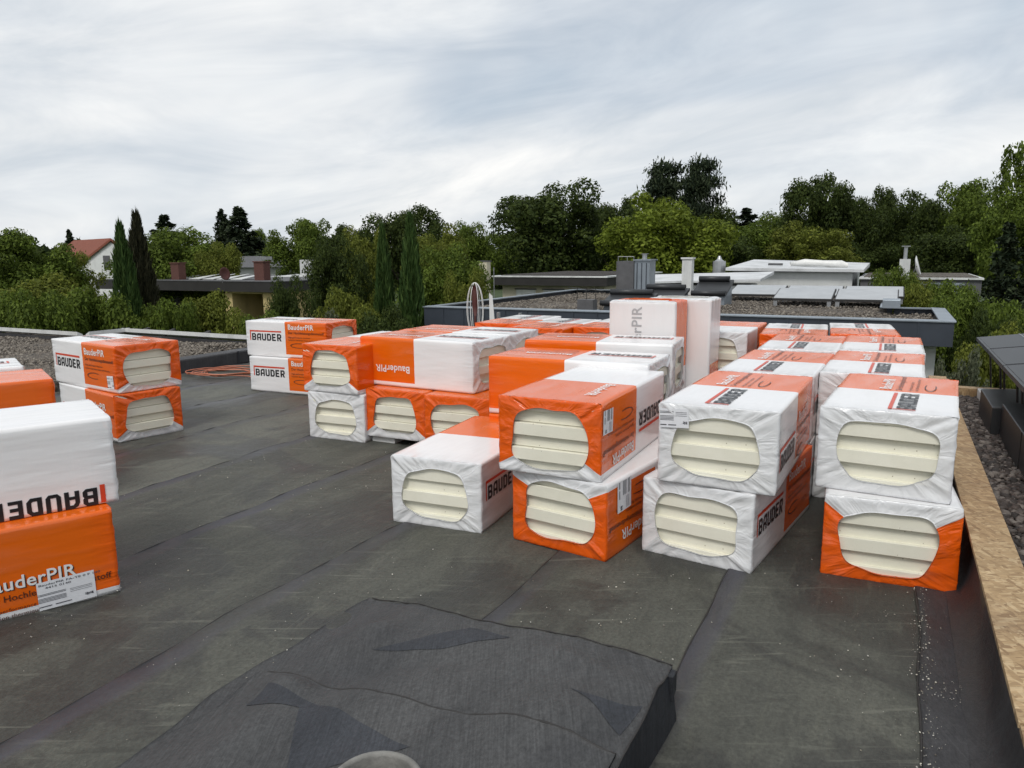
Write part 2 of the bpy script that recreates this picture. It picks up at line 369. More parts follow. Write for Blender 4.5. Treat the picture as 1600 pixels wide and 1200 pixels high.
# right-hand parapet: felt upstand, timber, chipboard cover boards
par = empty('parapet'); par.location = W2(3, .5, 0)
def pbuild(mb, name, mats, root, **k):
    o = mb.build(name, mats, root, **k); o.matrix_parent_inverse = root.matrix_basis.inverted(); return o
mb = MB(); nu = 90
for a in range(nu):
    u = -2.6+a*(UEND+2.5)/(nu-1); k = .01*math.sin(u*4.1)+.008*math.sin(u*11)
    for dv, z in ((-.09, .012), (-.035, .03+k*.5), (.0+k, .09), (.012+k*.6, .17+k), (.014, .255+.6*k), (.03, .262)): mb.v.append(tuple(W2(u, .415+dv, z)))
for a in range(nu-1):
    for b in range(5): mb.f.append((a*6+b, a*6+b+1, a*6+7+b, a*6+6+b)); mb.m.append(0)
pbuild(mb, 'felt_upstand', M_UPST, par, smooth=True)
pbuild(MB().ubox(-2.6, UEND, .432, .56, .0, .276), 'timber_plate', M_TIMBER, par)
for a, b in ((-2.5, 2.33), (2.345, 4.79), (4.80, 7.27), (7.28, UEND+.02)):
    o = pbuild(MB().ubox(a, b, .405+random.uniform(-.004, .004), .572+random.uniform(-.004, .004), .279+random.uniform(0, .003), .301), 'cover_board', M_OSB, par, bevel=.002)
tag(par, 'low black parapet upstand capped with raw chipboard boards at right roof edge', 'parapet')

# left: kerb, gravel field and the white metal roof edge
kb = empty('roof_kerb', W2(8, -8.93, 0))
mb = MB(); mb.uquadbox([(6.0,-9.02),(6.0,-8.80),(UEND,-8.80),(UEND,-9.02)], .0, [.21,.20,.20,.21])
pbuild(mb, 'kerb_body', M_UPST, kb, bevel=.02)
pbuild(MB().ubox(8.1, 8.13, -8.797, -8.79, .005, .205), 'felt_joint', M_BARE, kb)
tag(kb, 'low dark felt covered kerb between the gravel and the black roof at left', 'kerb')
mb = MB(); mb.ubox(4, UEND, -16, -9.02, -.02, .14); o = mb.build('gravel_bed', M_GRAV_L); tag(o, kind='structure')
def stones(name, n, area, zf, r0, r1, mat, label=None, seed=1, clip=None, facets=6):
    rg = np.random.default_rng(seed)
    u = rg.uniform(area[0], area[1], n); v = rg.uniform(area[2], area[3], n)
    if clip is not None: k = clip(u, v); u, v = u[k], v[k]
    n = len(u); x = u*DX+v*DY; y = u*DY-v*DX; z = zf(u, v)
    # icosahedron stones
    t = (1+5**.5)/2; ico = np.array([(-1,t,0),(1,t,0),(-1,-t,0),(1,-t,0),(0,-1,t),(0,1,t),(0,-1,-t),(0,1,-t),(t,0,-1),(t,0,1),(-t,0,-1),(-t,0,1)])/math.hypot(1, t)
    fi = np.array([(0,11,5),(0,5,1),(0,1,7),(0,7,10),(0,10,11),(1,5,9),(5,11,4),(11,10,2),(10,7,6),(7,1,8),(3,9,4),(3,4,2),(3,2,6),(3,6,8),(3,8,9),(4,9,5),(2,4,11),(6,2,10),(8,6,7),(9,8,1)])
    if facets < 6:
        ico = np.array([(1,0,0),(-1,0,0),(0,1,0),(0,-1,0),(0,0,1),(0,0,-1)], float); fi = np.array([(0,2,4),(2,1,4),(1,3,4),(3,0,4),(2,0,5),(1,2,5),(3,1,5),(0,3,5)])
    r = r0+(r1-r0)*rg.random(n)**2; sc = rg.uniform(.65, 1.2, (n, 1, 3))*r[:, None, None]; sc[:, :, 2] *= .7
    a = rg.uniform(0, 6.28, n); ca, sa = np.cos(a), np.sin(a)
    P = ico[None]*sc*(1+rg.uniform(-.16, .16, (n, len(ico), 1)))
    til = rg.uniform(-.5, .5, n)[:, None]; P[:, :, 2] += til*P[:, :, 0]
    X = P[:, :, 0]*ca[:, None]-P[:, :, 1]*sa[:, None]+x[:, None]; Y = P[:, :, 0]*sa[:, None]+P[:, :, 1]*ca[:, None]+y[:, None]; Z = P[:, :, 2]+(z+r*.25)[:, None]
    V = np.stack([X, Y, Z], -1).reshape(-1, 3); F = (fi[None]+(np.arange(n)*len(ico))[:, None, None]).reshape(-1, 3)
    o = link(name, numesh(name, V, F, mat, facets >= 6, 3)); tag(o, label, kind='stuff'); return o
mound = lambda u, v: .14+.10*np.exp(-((u-8.45)**2/.25+(v+9.5)**2/.16))+.02*np.sin(u*3)*np.sin(v*2.3)
o = stones('gravel', 15000, (5.5, UEND, -15.5, -9.03), mound, .014, .038, M_STONE_L, 'grey brown gravel spread over the left part of the roof', 3, facets=4); o['category'] = 'gravel'
ed = empty('roof_edge_strip', W2(UEND, -10, 0))
def edge_piece(pts):
    for i in range(len(pts)-1):
        (a0, b0), (a1, b1) = pts[i], pts[i+1]
        d = Vector((a1-a0, b1-b0)).normalized(); nx, ny = -d.y*.10, d.x*.10
        q = [(a0, b0), (a1, b1), (a1+nx, b1+ny), (a0+nx, b0+ny)]
        pbuild(MB().uquadbox(q, [.215, .215, .255, .255], [.275, .275, .325, .325]), 'metal_cap', M_WMETAL, ed)
        q2 = [(a0+nx*.15, b0+ny*.15), (a1+nx*.15, b1+ny*.15), (a1+nx*.9, b1+ny*.9), (a0+nx*.9, b0+ny*.9)]
        pbuild(MB().uquadbox(q2, -.5, .212), 'edge_upstand', M_UPST, ed)
edge_piece([(8.35, -15.9), (8.35, -14.3), (8.35, -12.86)]); edge_piece([(8.36, -12.79), (9.16, -12.79)])
edge_piece([(9.16, -12.78), (9.16, -11.7), (9.14, -10.3), (9.14, -8.5), (9.14, -6.2), (9.14, -3.9)])
for b in (-12.4, -11.72, -10.8): pbuild(MB().uquadbox([(9.10, b), (9.10, b+.07), (9.30, b+.1), (9.30, b+.03)], [.21,.21,.30,.30], [.282,.282,.332,.332]), 'joint_clip', M_DARK, ed)
tag(ed, 'white sheet metal edge trim running along the far left rim of the roof', 'roof edge')
bk = empty('back_parapet', W2(UEND, -1, 0))
pbuild(MB().ubox(UEND, UEND+.1, -3.9, .6, -.5, .24), 'upstand', M_UPST, bk); pbuild(MB().ubox(UEND-.02, UEND+.13, -3.9, .6, .243, .262), 'cap', M_TIMBER, bk)
tag(bk, 'low dark timber capped rim behind the rear rows of packages', 'parapet')
hw = MB().ubox(-3, UEND, -15.9, .5, -3.2, -.46).build('own_house_wall', M_WALLW); tag(hw, 'plain white wall of the house under the black flat roof', 'house wall')

# ------------------------------------------------------------------ draped felt hump in the foreground
def hump(u, v):
    s = lambda a, b, x: (lambda t: t*t*(3-2*t))(min(1., max(0., (x-a)/(b-a))))
    k = s(-2.08, -.62, v)
    z = (.035+.150*k)*s(-2.10, -1.80, v)
    fold = s(-2.05, -1.75, v)*(1-s(-.75, -.6, v))*(1-.8*s(2.1, 2.4, u))
    z += fold*(.012*math.sin(u*5+v*3)+.020*math.sin(9*u-6*v+1.2)*math.sin(4*v+u)+.018*abs(math.sin(5.2*(v+.6*u)))-.008)
    z += .045*math.exp(-((u-2.30)**2/.010+(v+1.83)**2/.012)) + .05*math.exp(-((u-1.84)**2/.005+(v+1.88)**2/.012))
    z -= .020*math.exp(-((u-2.12-.25*(v+1.7))**2/.006))*s(-1.9, -1.6, v)*(1-s(-1.3, -1., v))
    z += .020*math.exp(-((u-2.28+.35*(v+.9))**2/.004))*s(-1.2, -.9, v)
    return z+.014+.0025*math.sin(u*23+v*6)+.002*math.sin(v*31)
hp = empty('draped_felt_cover', W2(1.9, -1.3, 0))
def drape(name, cu, cv, fn, mat, off, nu=60, nv=80, edge=.006, smooth=True):
    """sheet over the hump; cu, cv map unit square to (u, v)"""
    mb = MB()
    for a in range(nu+1):
        for b in range(nv+1):
            u, v = fn(a/nu, b/nv); mb.v.append(tuple(W2(u, v, hump(u, v)+off)))
    w = nv+1
    for a in range(nu):
        for b in range(nv): mb.f.append((a*w+b, a*w+b+1, (a+1)*w+b+1, (a+1)*w+b)); mb.m.append(0)
    if not edge: return pbuild(mb, name, mat, hp, smooth=smooth)
    rim = [(0, b) for b in range(nv)]+[(a, nv) for a in range(nu)]+[(nu, b) for b in range(nv, 0, -1)]+[(a, 0) for a in range(nu, 0, -1)]
    k = len(mb.v)
    for a, b in rim: x, y, z = mb.v[a*w+b]; mb.v.append((x, y, z-edge))
    for i in range(len(rim)):
        j = (i+1) % len(rim); mb.f.append((rim[i][0]*w+rim[i][1], rim[j][0]*w+rim[j][1], k+j, k+i)); mb.m.append(0)
    return pbuild(mb, name, mat, hp, smooth=smooth)
wv = lambda t, k=1.: .02*math.sin(7*t*k)+.012*math.sin(17*t*k+1)
drape('felt_sheet', 0, 0, lambda a, b: (.6+a*(1.76+.28*(1-b)+.012*math.sin(9*b)), -2.12+wv(a)*(1-b)+b*(1.53+.0*a)), M_FELT2, .0, 110, 90, .05)
drape('felt_overlap', 0, 0, lambda a, b: (.6+a*(1.33+.003*math.sin(11*b)-.10*b), -2.08+wv(a, 1.4)*(1-b)+b*1.47), M_FELT2, .010, 70, 80, .012)
# right-hand end face of the hump
mb = MB(); n = 40
for i in range(n+1):
    u = .6+i*1.755/n; z = hump(u, -.59)
    mb.v += [tuple(W2(u, -.578+.012*math.sin(u*6), .003)), tuple(W2(u, -.59, z-.004))]
for i in range(n): mb.f.append((2*i, 2*i+1, 2*i+3, 2*i+2)); mb.m.append(0)
pbuild(mb, 'end_face', M_BARE, hp)
pbuild(MB().uquadbox([(2.31,-.60),(2.31,-.572),(2.362,-.572),(2.362,-.60)], [.10,.10,.12,.11], [.198,.194,.192,.196]), 'corner_fold', M_BARE, hp, bevel=.004)
def bead(fn, rad, n=60, off=.0):
    pts = [W2(*fn(i/n), hump(*fn(i/n))+off+.004+.0012*math.sin(i*1.7)*math.sin(i*.6)) for i in range(n+1)]
    pbuild(MB().tube(pts, [rad*(.6+.5*abs(math.sin(i*.9)+.4*math.sin(i*2.3))) for i in range(n+1)], 6), 'bitumen_bead', M_DARK, hp, smooth=True)
bead(lambda t: (.6+1.76+.28*(1-t)+.012*math.sin(9*t), -2.10+t*1.51), .0032)
bead(lambda t: (.6+1.333+.003*math.sin(11*t)-.10*t, -2.06+t*1.45), .0042, off=.004)
bead(lambda t: (.7+t*1.60, -.590), .004)
def on_hump(px, py):
    d = ray(px, py); z = .1
    for _ in range(12): p = d*((z-CAM_H)/d.z); u, v = p.x*DX+p.y*DY, p.x*DY-p.y*DX; z = hump(u, min(v, -.6))
    return u, v
def patch(quad, off, n=18):
    a, b, c, d = [on_hump(*q) for q in quad]
    drape('bare_patch', 0, 0, lambda s, t: tuple((1-s)*((1-t)*a[i]+t*b[i])+s*((1-t)*d[i]+t*c[i]) for i in (0, 1)), M_BARE, off-.0012, n, n, .0)
patch([(582,1017),(735,981),(798,996),(690,1014)], .003); patch([(924,1088),(1004,1104),(968,1150),(890,1075)], .003)
patch([(420,1071),(384,1107),(468,1110),(530,1112)], .013); patch([(468,1110),(530,1112),(640,1172),(444,1225)], .013)
tag(hp, 'raised hump draped with overlapping sheets of new black roofing felt in the foreground', 'roofing felt')
c = W2(1.385, -1.116, 0); pz = .25
vp = empty('vent_pipe', (c.x, c.y, .16))
o = MB().lathe((0, 0, -.1), [(.118, 0), (.118, pz-.075), (.124, pz-.07), (.124, pz-.055), (.119, pz-.05), (.109, pz-.051), (.106, pz-.06), (.104, .02)], 40).build('pipe_wall', M_WMETAL if False else M_PIPE, vp, smooth=True)
o = MB().lathe((0, 0, .0), [(.001, 0), (.104, .0)], 24).build('pipe_lid', M_BARE, vp)
tag(vp, 'round felt wrapped vent pipe rim at the bottom edge of the picture', 'vent pipe')
# crumbs and small litter on the felt
rg = np.random.default_rng(5)
def crumb_clip(u, v): return np.random.default_rng(9).random(len(u)) < np.clip(.25+.75*np.sin(u*1.3+v*2.1)*np.cos(v*3.3-u), .06, 1)
o = stones('felt_crumbs', 2600, (1.2, 5.2, -4.6, .38), lambda u, v: np.full(len(u), .012), .0013, .0052, M_CRUMB, 'pale foam crumbs and grit scattered over the black felt', 11, crumb_clip, facets=4); o['category'] = 'crumbs'
def lit_clip(u, v): return (abs(v-.21) < .02+.03*np.random.default_rng(3).random(len(u))) | (np.hypot(u-2.95, (v-.30)*1.6) < .09) | (np.hypot((u-4.0)*1.2, (v-.3)*.7) < .08)
o = stones('seam_litter', 2600, (1.8, 5.0, .12, .42), lambda u, v: np.full(len(u), .014), 0.001, .0048, M_CRUMB, 'line of pale litter caught along the seam by the chipboard parapet', 12, lit_clip, facets=4); o['category'] = 'crumbs'

# ------------------------------------------------------------------ insulation packages
PL, PW, PH = 1.2, .60, .425
def package_film(seed):
    rg = random.Random(seed); nb, ns = 30, 22
    # cross-section loop (y, z), counter-clockwise seen from +X, start at the bottom left corner
    loop = []; zone = []
    hy, hz = PW/2, PH/2
    for i in range(nb): loop.append((-hy+2*hy*i/nb, -hz)); zone.append('b')
    for i in range(ns): loop.append((hy, -hz+2*hz*i/ns)); zone.append('r')
    for i in range(nb): loop.append((hy-2*hy*i/nb, hz)); zone.append('t')
    for i in range(ns): loop.append((-hy, hz-2*hz*i/ns)); zone.append('l')
    n = len(loop); ph = [rg.uniform(0, 6.28) for _ in range(24)]
    def pleat(i, sd):
        a = 2*math.pi*i/n
        s = .0
        for k, (fq, am) in enumerate(((5, .5), (9, .7), (14, 1.), (23, .9), (31, .7))): s += am*math.sin(fq*a+ph[k+(5 if sd > 0 else 0)])
        cor = max(math.exp(-((i-c0)**2)/14) for c0 in (0, nb, nb+ns, 2*nb+ns, n))        # the film bunches up at the corners
        return s/2.2*(.55+1.3*cor)
    def rnd(y, z, r=.008):     # round the section's corners
        cy, cz = max(-hy+r, min(hy-r, y)), max(-hz+r, min(hz-r, z)); dy, dz = y-cy, z-cz; d = math.hypot(dy, dz)
        return (cy+dy/d*min(d, r), cz+dz/d*min(d, r)) if d > 1e-9 else (y, z)
    V, UV, WT = [], [], []
    rings = []
    def ring(pts, vv, wt):
        b = len(V); rings.append(b)
        for i, p in enumerate(pts): V.append(p); UV.append((i/n, vv)); WT.append(wt if not callable(wt) else wt(i))
    def endrings(sd):
        hx = sd*PL/2; a0 = PW*rg.uniform(.365, .395); b0 = PH*rg.uniform(.355, .395); ex = rg.uniform(2.7, 4.2); oy = rg.uniform(-.012, .012); oz = rg.uniform(-.012, .008); dome = rg.uniform(-.05, .16) if sd > 0 else rg.uniform(-.05, .06); R_ = []
        ts = [0, .06, .16, .30, .45, .6, .75, .88, .95, 1., 1.0, .965]
        for k, t in enumerate(ts):
            row = []
            for i, (y, z) in enumerate(loop):
                yy, zz = rnd(y, z, .010); q = (yy/hy, zz/hz)
                r = 1/((abs(q[0])**ex+abs(q[1])**ex)**(1/ex)); j = 1+.035*math.sin(3*6.283*i/n+ph[12])+.02*math.sin(7*6.283*i/n+ph[13])
                hy_, hz_ = oy+q[0]*r*a0*j*(1-dome*q[1]*r-.3*abs(dome)), oz+q[1]*r*b0*j
                tt = t**1.15 if k < 9 else t
                py, pz = yy*.994+(hy_-yy*.994)*tt, zz*.993+(hz_-zz*.993)*tt
                amp = .0055*math.sin(math.pi*min(1, t*.9+.08))**.7
                x = hx + sd*(amp*pleat(i+t*2.5*math.sin(ph[14]+i*.2), sd) - .003*(1-t)**8*2 + (.002 if t > .8 else 0))
                if k == 10: x += sd*.006
                if k == 11: x -= sd*.012
                row.append((x, py, pz))
            R_.append((row, t))
        return R_
    E0 = endrings(-1)
    for row, t in reversed(E0): ring(row, -.5-t*.45, 1.)
    xs = [-.592, -.575, -.54, -.49, -.42, -.33, -.22, -.11, 0., .11, .22, .33, .42, .49, .54, .575, .592]
    mid0 = len(rings)
    for x in xs:
        e = max(0., (abs(x)-.36)/.24); pts = []
        for i, (y, z) in enumerate(loop):
            yy, zz = rnd(y, z); sd = 1 if x > 0 else -1
            d = .0022*e*e*pleat(i, sd) - .0015*e**4
            side = zone[i] in 'lr'; frac = (z+hz)/(2*hz)
            if side:    # the stacked boards show faintly through the film
                rib = abs(((frac*3) % 1)-.5)*2; d += -.0028*max(0., rib-.78)/.22*(.4+.6*math.sin(x*7+ph[15])**2) + .0015*math.sin(x*5+ph[16])
                yy += math.copysign(d, y)
            elif zone[i] == 't': zz += min(d, .001)
            else: zz += max(-.001, d*.3)
            pts.append((x, yy, zz))
        w = .06+.85*max(0., (abs(x)-.45)/.15)**1.3
        ring(pts, x, (lambda i, w=w: w*(1. if zone[i] in 'lr' else .45)))
    for row, t in endrings(1): ring(row, .5+t*.45, 1.)
    F, MI = [], []
    lowrow = {i for i in range(n) if zone[i] == 'b'} | {nb, nb+1, n-1, n-2}
    nr = len(rings); midring = mid0+xs.index(0.)
    for a in range(nr-1):
        for i in range(n):
            j = (i+1) % n
            F.append((rings[a]+i, rings[a]+j, rings[a+1]+j, rings[a+1]+i))
            MI.append(1 if (a >= midring and i not in lowrow) else 0)
    me = bpy.data.meshes.new('film'); me.from_pydata(V, [], F); me.materials.append(M_FW); me.materials.append(M_FO)
    me.polygons.foreach_set('material_index', MI); me.polygons.foreach_set('use_smooth', [True]*len(F))
    u1 = me.uv_layers.new(name='film'); u2 = me.uv_layers.new(name='pull')
    li = np.empty(len(me.loops), np.int32); me.loops.foreach_get('vertex_index', li)
    UVa = np.array(UV, np.float32)[li]; fi = np.repeat(np.arange(len(F)), 4)
    wrap = (fi % n == n-1) & (UVa[:, 0] < .5/n); UVa[wrap, 0] = 1.
    u1.data.foreach_set('uv', UVa.ravel()); w = np.array(WT, np.float32)[li]; u2.data.foreach_set('uv', np.stack([w, w*0], -1).ravel())
    me.update(); return me
FILMS = [package_film(s) for s in (3, 11, 27, 35, 52)]
def board_mesh(k):
    t = PH*.975/3-.0028; hy = PW/2-.012; c = .002; hx = PL/2-.010; s = .026
    # stepped (ship-lapped) long profile in x, z
    prof = [(-hx+c, -t/2), (hx-s-c, -t/2), (hx-s, -t/2+c), (hx-s, .0), (hx-c, .0), (hx, c), (hx, t/2-c), (hx-c, t/2), (-hx+s+c, t/2), (-hx+s, t/2-c), (-hx+s, 0.), (-hx+c, 0.), (-hx, -c), (-hx, -t/2+c)]
    n = len(prof); V = [(x, -hy, z) for x, z in prof]+[(x, hy, z) for x, z in prof]
    F = [(i, (i+1) % n, n+(i+1) % n, n+i) for i in range(n)]
    me = bpy.data.meshes.new('board'); me.from_pydata(V, [], F+[tuple(range(n))[::-1], tuple(range(n, 2*n))]); me.materials.append(M_BOARD); me.update(); return me
BOARD = board_mesh(0)

# printing: outlines of the block letters, then type from the built-in font
LET = {
 'B': [[(0,0),(.62,0),(.8,.16),(.8,.42),(.72,.5),(.8,.58),(.8,.84),(.62,1),(0,1)], [(.25,.19),(.25,.40),(.54,.40),(.54,.19)], [(.25,.6),(.25,.81),(.54,.81),(.54,.6)]],
 'A': [[(0,0),(.25,0),(.25,.30),(.55,.30),(.55,0),(.8,0),(.8,1),(.30,1),(.10,.90),(0,.70)], [(.25,.48),(.25,.68),(.36,.80),(.55,.80),(.55,.48)]],
 'U': [[(0,.18),(.17,0),(.63,0),(.8,.18),(.8,1),(.55,1),(.55,.20),(.25,.20),(.25,1),(0,1)]],
 'D': [[(0,0),(.58,0),(.8,.22),(.8,.78),(.58,1),(0,1)], [(.25,.2),(.25,.8),(.48,.8),(.55,.73),(.55,.27),(.48,.2)]],
 'E': [[(0,0),(.72,0),(.72,.2),(.25,.2),(.25,.4),(.66,.4),(.66,.6),(.25,.6),(.25,.8),(.72,.8),(.72,1),(0,1)]],
 'R': [[(0,0),(.25,0),(.25,.36),(.34,.36),(.55,0),(.84,0),(.60,.39),(.8,.52),(.8,.84),(.62,1),(0,1)], [(.25,.53),(.25,.80),(.55,.80),(.55,.53)]]}
def flat(name, polys, mat):
    V, F = [], []
    for poly in polys:      # poly = [outer, hole, ...]
        pts = [p for c in poly for p in c]; b = len(V); V += [(x, y, 0) for x, y in pts]
        F += [tuple(b+i for i in t) for t in tessellate_polygon([[Vector((x, y, 0)) for x, y in c] for c in poly])]
    me = bpy.data.meshes.new(name); me.from_pydata(V, [], F); me.materials.append(mat); me.update(); return me
def block_word(word, x0, y0, w, h, pitch): return [[[(x0+i*pitch+x*w/.8, y0+y*h) for x, y in c] for c in LET[ch]] for i, ch in enumerate(word)]
rect = lambda x0, x1, y0, y1: [[(x0, y0), (x1, y0), (x1, y1), (x0, y1)]]
def type_mesh(name, lines, mat):
    """lines: (text, x, y, size, weight)"""
    V, F = [], []
    for txt, x, y, size, wt in lines:
        cu = bpy.data.curves.new('t', 'FONT'); cu.body = txt; cu.size = size; cu.offset = wt*size; cu.resolution_u = 3; cu.space_character = 1.04
        ob = bpy.data.objects.new('t', cu); COL.objects.link(ob); dg = bpy.context.evaluated_depsgraph_get()
        me = bpy.data.meshes.new_from_object(ob.evaluated_get(dg)); b = len(V)
        V += [(v.co.x+x, v.co.y+y, 0) for v in me.vertices]; F += [tuple(b+i for i in p.vertices) for p in me.polygons]
        bpy.data.objects.remove(ob); bpy.data.curves.remove(cu); bpy.data.meshes.remove(me)
    me = bpy.data.meshes.new(name); me.from_pydata(V, [], F); me.materials.append(mat); me.update(); return me
LW, LH, LP, LX, LY = .063, .085, .0765, -.505, -.06
P_LOGO = flat('logo_lettering', block_word('BAUDER', LX, LY, LW, LH, LP), M_BLACK)
BARP = [[(LX-.030, LY-.0), (LX-.016, LY-.0), (LX-.016, LY+LH+.018), (LX+5*LP+LW+.004, LY+LH+.018), (LX+5*LP+LW+.004, LY+LH+.036), (LX-.030, LY+LH+.036)]]
P_BAR = flat('red_bar', [BARP], M_RED)
P_BARV = flat('red_bar', [rect(LX-.034, LX-.012, LY-.01, LY+LH*.95)], M_RED)
TT = [('BauderPIR', .045, .085, .085, .016)]
P_TITLE = type_mesh('product_lettering', TT, M_PWHITE)
P_SHADE = type_mesh('product_shadow', [('BauderPIR', .049, .081, .085, .018)], M_BLACK)
P_FINE = [type_mesh(nm, [ln], M_FINE) for nm, ln in (('slogan', ('Der Hochleistungsd\u00e4mmstoff', .045, .032, .042, .012)), ('fine_print', ('High performance insulation', .045, -.018, .027, .0)), ('fine_print', ('Isolation thermique haute performance', .045, -.048, .027, .0)))]
sw = []
for r0, r1 in ((1., .93),):
    a = [(.20+.13*r0*math.cos(t), -.105+.030*r0*math.sin(t)) for t in np.linspace(.9, 5.2, 22)]; b = [(.205+.13*r1*math.cos(t), -.105+.030*r1*.85*math.sin(t)) for t in np.linspace(5.2, .9, 22)]
    sw.append([a+b])
P_SWOOSH = flat('swoosh', sw, M_FINE)
P_GHOST = type_mesh('ghost_lettering', [('BauderPIR', -.02, .10, .13, .012)], M_GHOST)
lab = [rect(-.5, -.02, y, y+.028) for y in (.34, .27, .10, .03, -.04, -.11)]+[rect(.05, .44, y, y+.02) for y in (.30, .22, .12)]+[rect(-.5, -.28, -.38, -.33), rect(-.22, .06, -.38, -.33)]
lab += [rect(.30+.03*i, .327+.03*i, -.30+.03*j, -.273+.03*j) for i in range(5) for j in range(5) if (i*7+j*5+i*j) % 3]
P_LABEL = flat('sticker_print', lab, M_LINK)
P_NLABEL = type_mesh('sticker_print', [('BauderPIR FA-TE 0 F 140', -.47, .36, .10, .01), ('4415 0140', -.36, .24, .10, .01)], M_LINK)
P_PAPER = flat('sticker', [rect(-.5, .5, -.5, .5)], M_LABEL)

def face_m(face, off=.0032):
    hy, hz, hx = PW/2+off, PH/2+off, PL/2+off
    c = {'front': ((1,0,0),(0,0,1),(0,-1,0),(0,-hy,0)), 'top': ((1,0,0),(0,1,0),(0,0,1),(0,0,hz)), 'back': ((1,0,0),(0,0,-1),(0,1,0),(0,hy,0)),
         'white_end': ((0,-1,0),(0,0,1),(-1,0,0),(-hx,0,0)), 'orange_end': ((0,1,0),(0,0,1),(1,0,0),(hx,0,0)), 'bottom': ((1,0,0),(0,-1,0),(0,0,-1),(0,0,-hz))}[face]
    m = Matrix.Identity(4)
    for j in range(4):
        for i in range(3): m[i][j] = c[j][i]
    return m
NPK = [0]
def package(x, y, yaw, z0, label, flip=False, prints=(('front', 0), ('top', 0), ('back', 0)), stickers=(), inner=None, group='wrapped insulation packages', boards=True, shade=False, swap=None):
    """prints: (face, vertical shift[, 'logo'/'title']); one package = film, three boards, lettering, stickers"""
    i = NPK[0]; NPK[0] += 1; rr = random.Random(100+i)
    root = empty('insulation_package', (x, y, z0), R(yaw))
    tag(root, label, 'package', group)
    Q = inner if inner is not None else (Matrix.Translation((0, 0, PH/2)) @ (Matrix.Rotation(math.pi, 4, 'X') if flip else Matrix.Identity(4)))
    link('film', FILMS[i % len(FILMS)], root, Q)
    if boards:
        t = PH*.975/3
        for k in range(3): link('board', BOARD, root, Q @ Matrix.Translation((rr.uniform(-.004, .004), rr.uniform(-.002, .002), (k-1)*t)))
    for p in prints:
        face, dt = p[0], p[1]; what = p[2] if len(p) > 2 else 'all'; F = Q @ face_m(face) @ Matrix.Translation((0, dt, 0))
        if what in ('all', 'logo'): link('logo_lettering', P_LOGO, root, F); link('red_bar', P_BAR, root, F)
        if what == 'logo_only': link('logo_lettering', P_LOGO, root, F); link('red_bar', P_BARV, root, F)
        if what in ('all', 'title', 'text'):
            if shade: link('product_shadow', P_SHADE, root, F)
            link('product_lettering', P_TITLE, root, F @ Matrix.Translation((0, 0, .0012)))
        if what in ('all', 'text', 'fine'): [link(q.name.split('.')[0], q, root, F) for q in P_FINE]
        if what in ('all',): link('swoosh', P_SWOOSH, root, F)
        if what == 'ghost': link('ghost_lettering', P_GHOST, root, F)
    for face, s, t, w, h, rot, kind in stickers:
        F = Q @ face_m(face, .008 if 'end' in face else .005) @ Matrix.Translation((s, t, 0)) @ Matrix.Rotation(R(rot), 4, 'Z') @ Matrix.Diagonal((w, h, 1, 1))
        st = link('sticker', P_PAPER, root, F); link('sticker_print', P_NLABEL if kind == 'N' else P_LABEL, st, Matrix.Translation((0, 0, .0012)))
        if kind == 'N': link('sticker_print', P_LABEL, st, Matrix.Translation((0, -.16, .0012)) @ Matrix.Diagonal((1, .62, 1, 1)))
    return root
F0 = (('front', 0), ('top', 0), ('back', 0)); SH = PH+.002
# right block, front row
package(1.294, 4.208, 55.3, 0, 'white ended package on the felt, lower of the middle front stack with black lettered side', prints=(('front', .03),))
package(1.317, 4.182, 61.2, SH, 'white ended package with paper sticker over its opening, upper of the middle front stack', prints=(('front', -.05), ('top', .02)), stickers=(('white_end', -.215, .135, .15, .10, 3, 'L'),))
package(2.070, 3.985, 246.4, 0, 'orange ended package with white top flap beside the chipboard parapet, lower of its stack', flip=True, prints=(('back', 0),))
package(2.115, 4.038, 59.4, SH, 'white ended package nearest the chipboard parapet, upper of the front right stack', prints=(('top', -.06),))
package(.589, 4.382, 234.6, 0, 'orange ended package on the felt with white flap above its opening, lower of centre stack', flip=True, prints=(('front', .0),), stickers=(('front', .40, -.11, .17, .16, 92, 'L'),))
package(.462, 4.428, 243.1, SH, 'orange ended package with upside down lettering and sticker on its side, upper of centre stack', prints=(('top', .05, 'title'), ('back', .02)), stickers=(('back', .50, -.10, .13, .15, 88, 'L'),))
package(-.232, 4.809, 67.4, 0, 'single white ended package lying alone on the felt left of the centre stack', prints=(('front', .03),))
# two packages across, behind the centre stack
HT = R(0)
package(.496, 5.40, 154.3, .035, 'package on the floor under the nearer crosswise package behind the centre stack', prints=())
package(.496, 5.40, 154.3, SH+.035, 'nearer of two crosswise packages, orange left and white right, behind the centre stack', prints=(('top', -.08),))
package(.769, 6.09, 159.0, .08, 'package on the floor under the farther crosswise package before the upright ones', prints=())
package(.769, 6.09, 159.0, SH+.08, 'farther of two crosswise packages, its white half against the upright packages', prints=(('top', -.10),))
# left-middle group
gp = lambda u, v: tuple(W2(u, v))[:2]
package(*gp(5.63, -4.345), 66, 0, 'white ended package on the felt, lower of the left middle stack', prints=())
package(*gp(5.62, -4.36), 243.5, SH, 'orange ended package, upper of the left middle stack beside the long crosswise one', prints=(('top', 0, 'title'),))
package(*gp(5.69, -3.73), 244, .06, 'orange ended package raised on a pale block under the long crosswise package', prints=(), stickers=())
package(*gp(5.66, -3.12), 246, .06, 'orange ended package half hidden behind the single white package, under the crosswise one', prints=())
package(-.684, 6.561, 150.1, SH+.06, 'long crosswise package showing orange left half and white right half on two orange ended ones', prints=(('back', -.055, 'title'), ('top', 0)))
package(*gp(6.16, -3.60), 152.5, SH+.06, 'crosswise package lying directly behind the long orange and white one', prints=(('top', 0),))
package(*gp(6.6, -4.33), 64, 0, 'package on the floor behind the left middle stack', prints=())
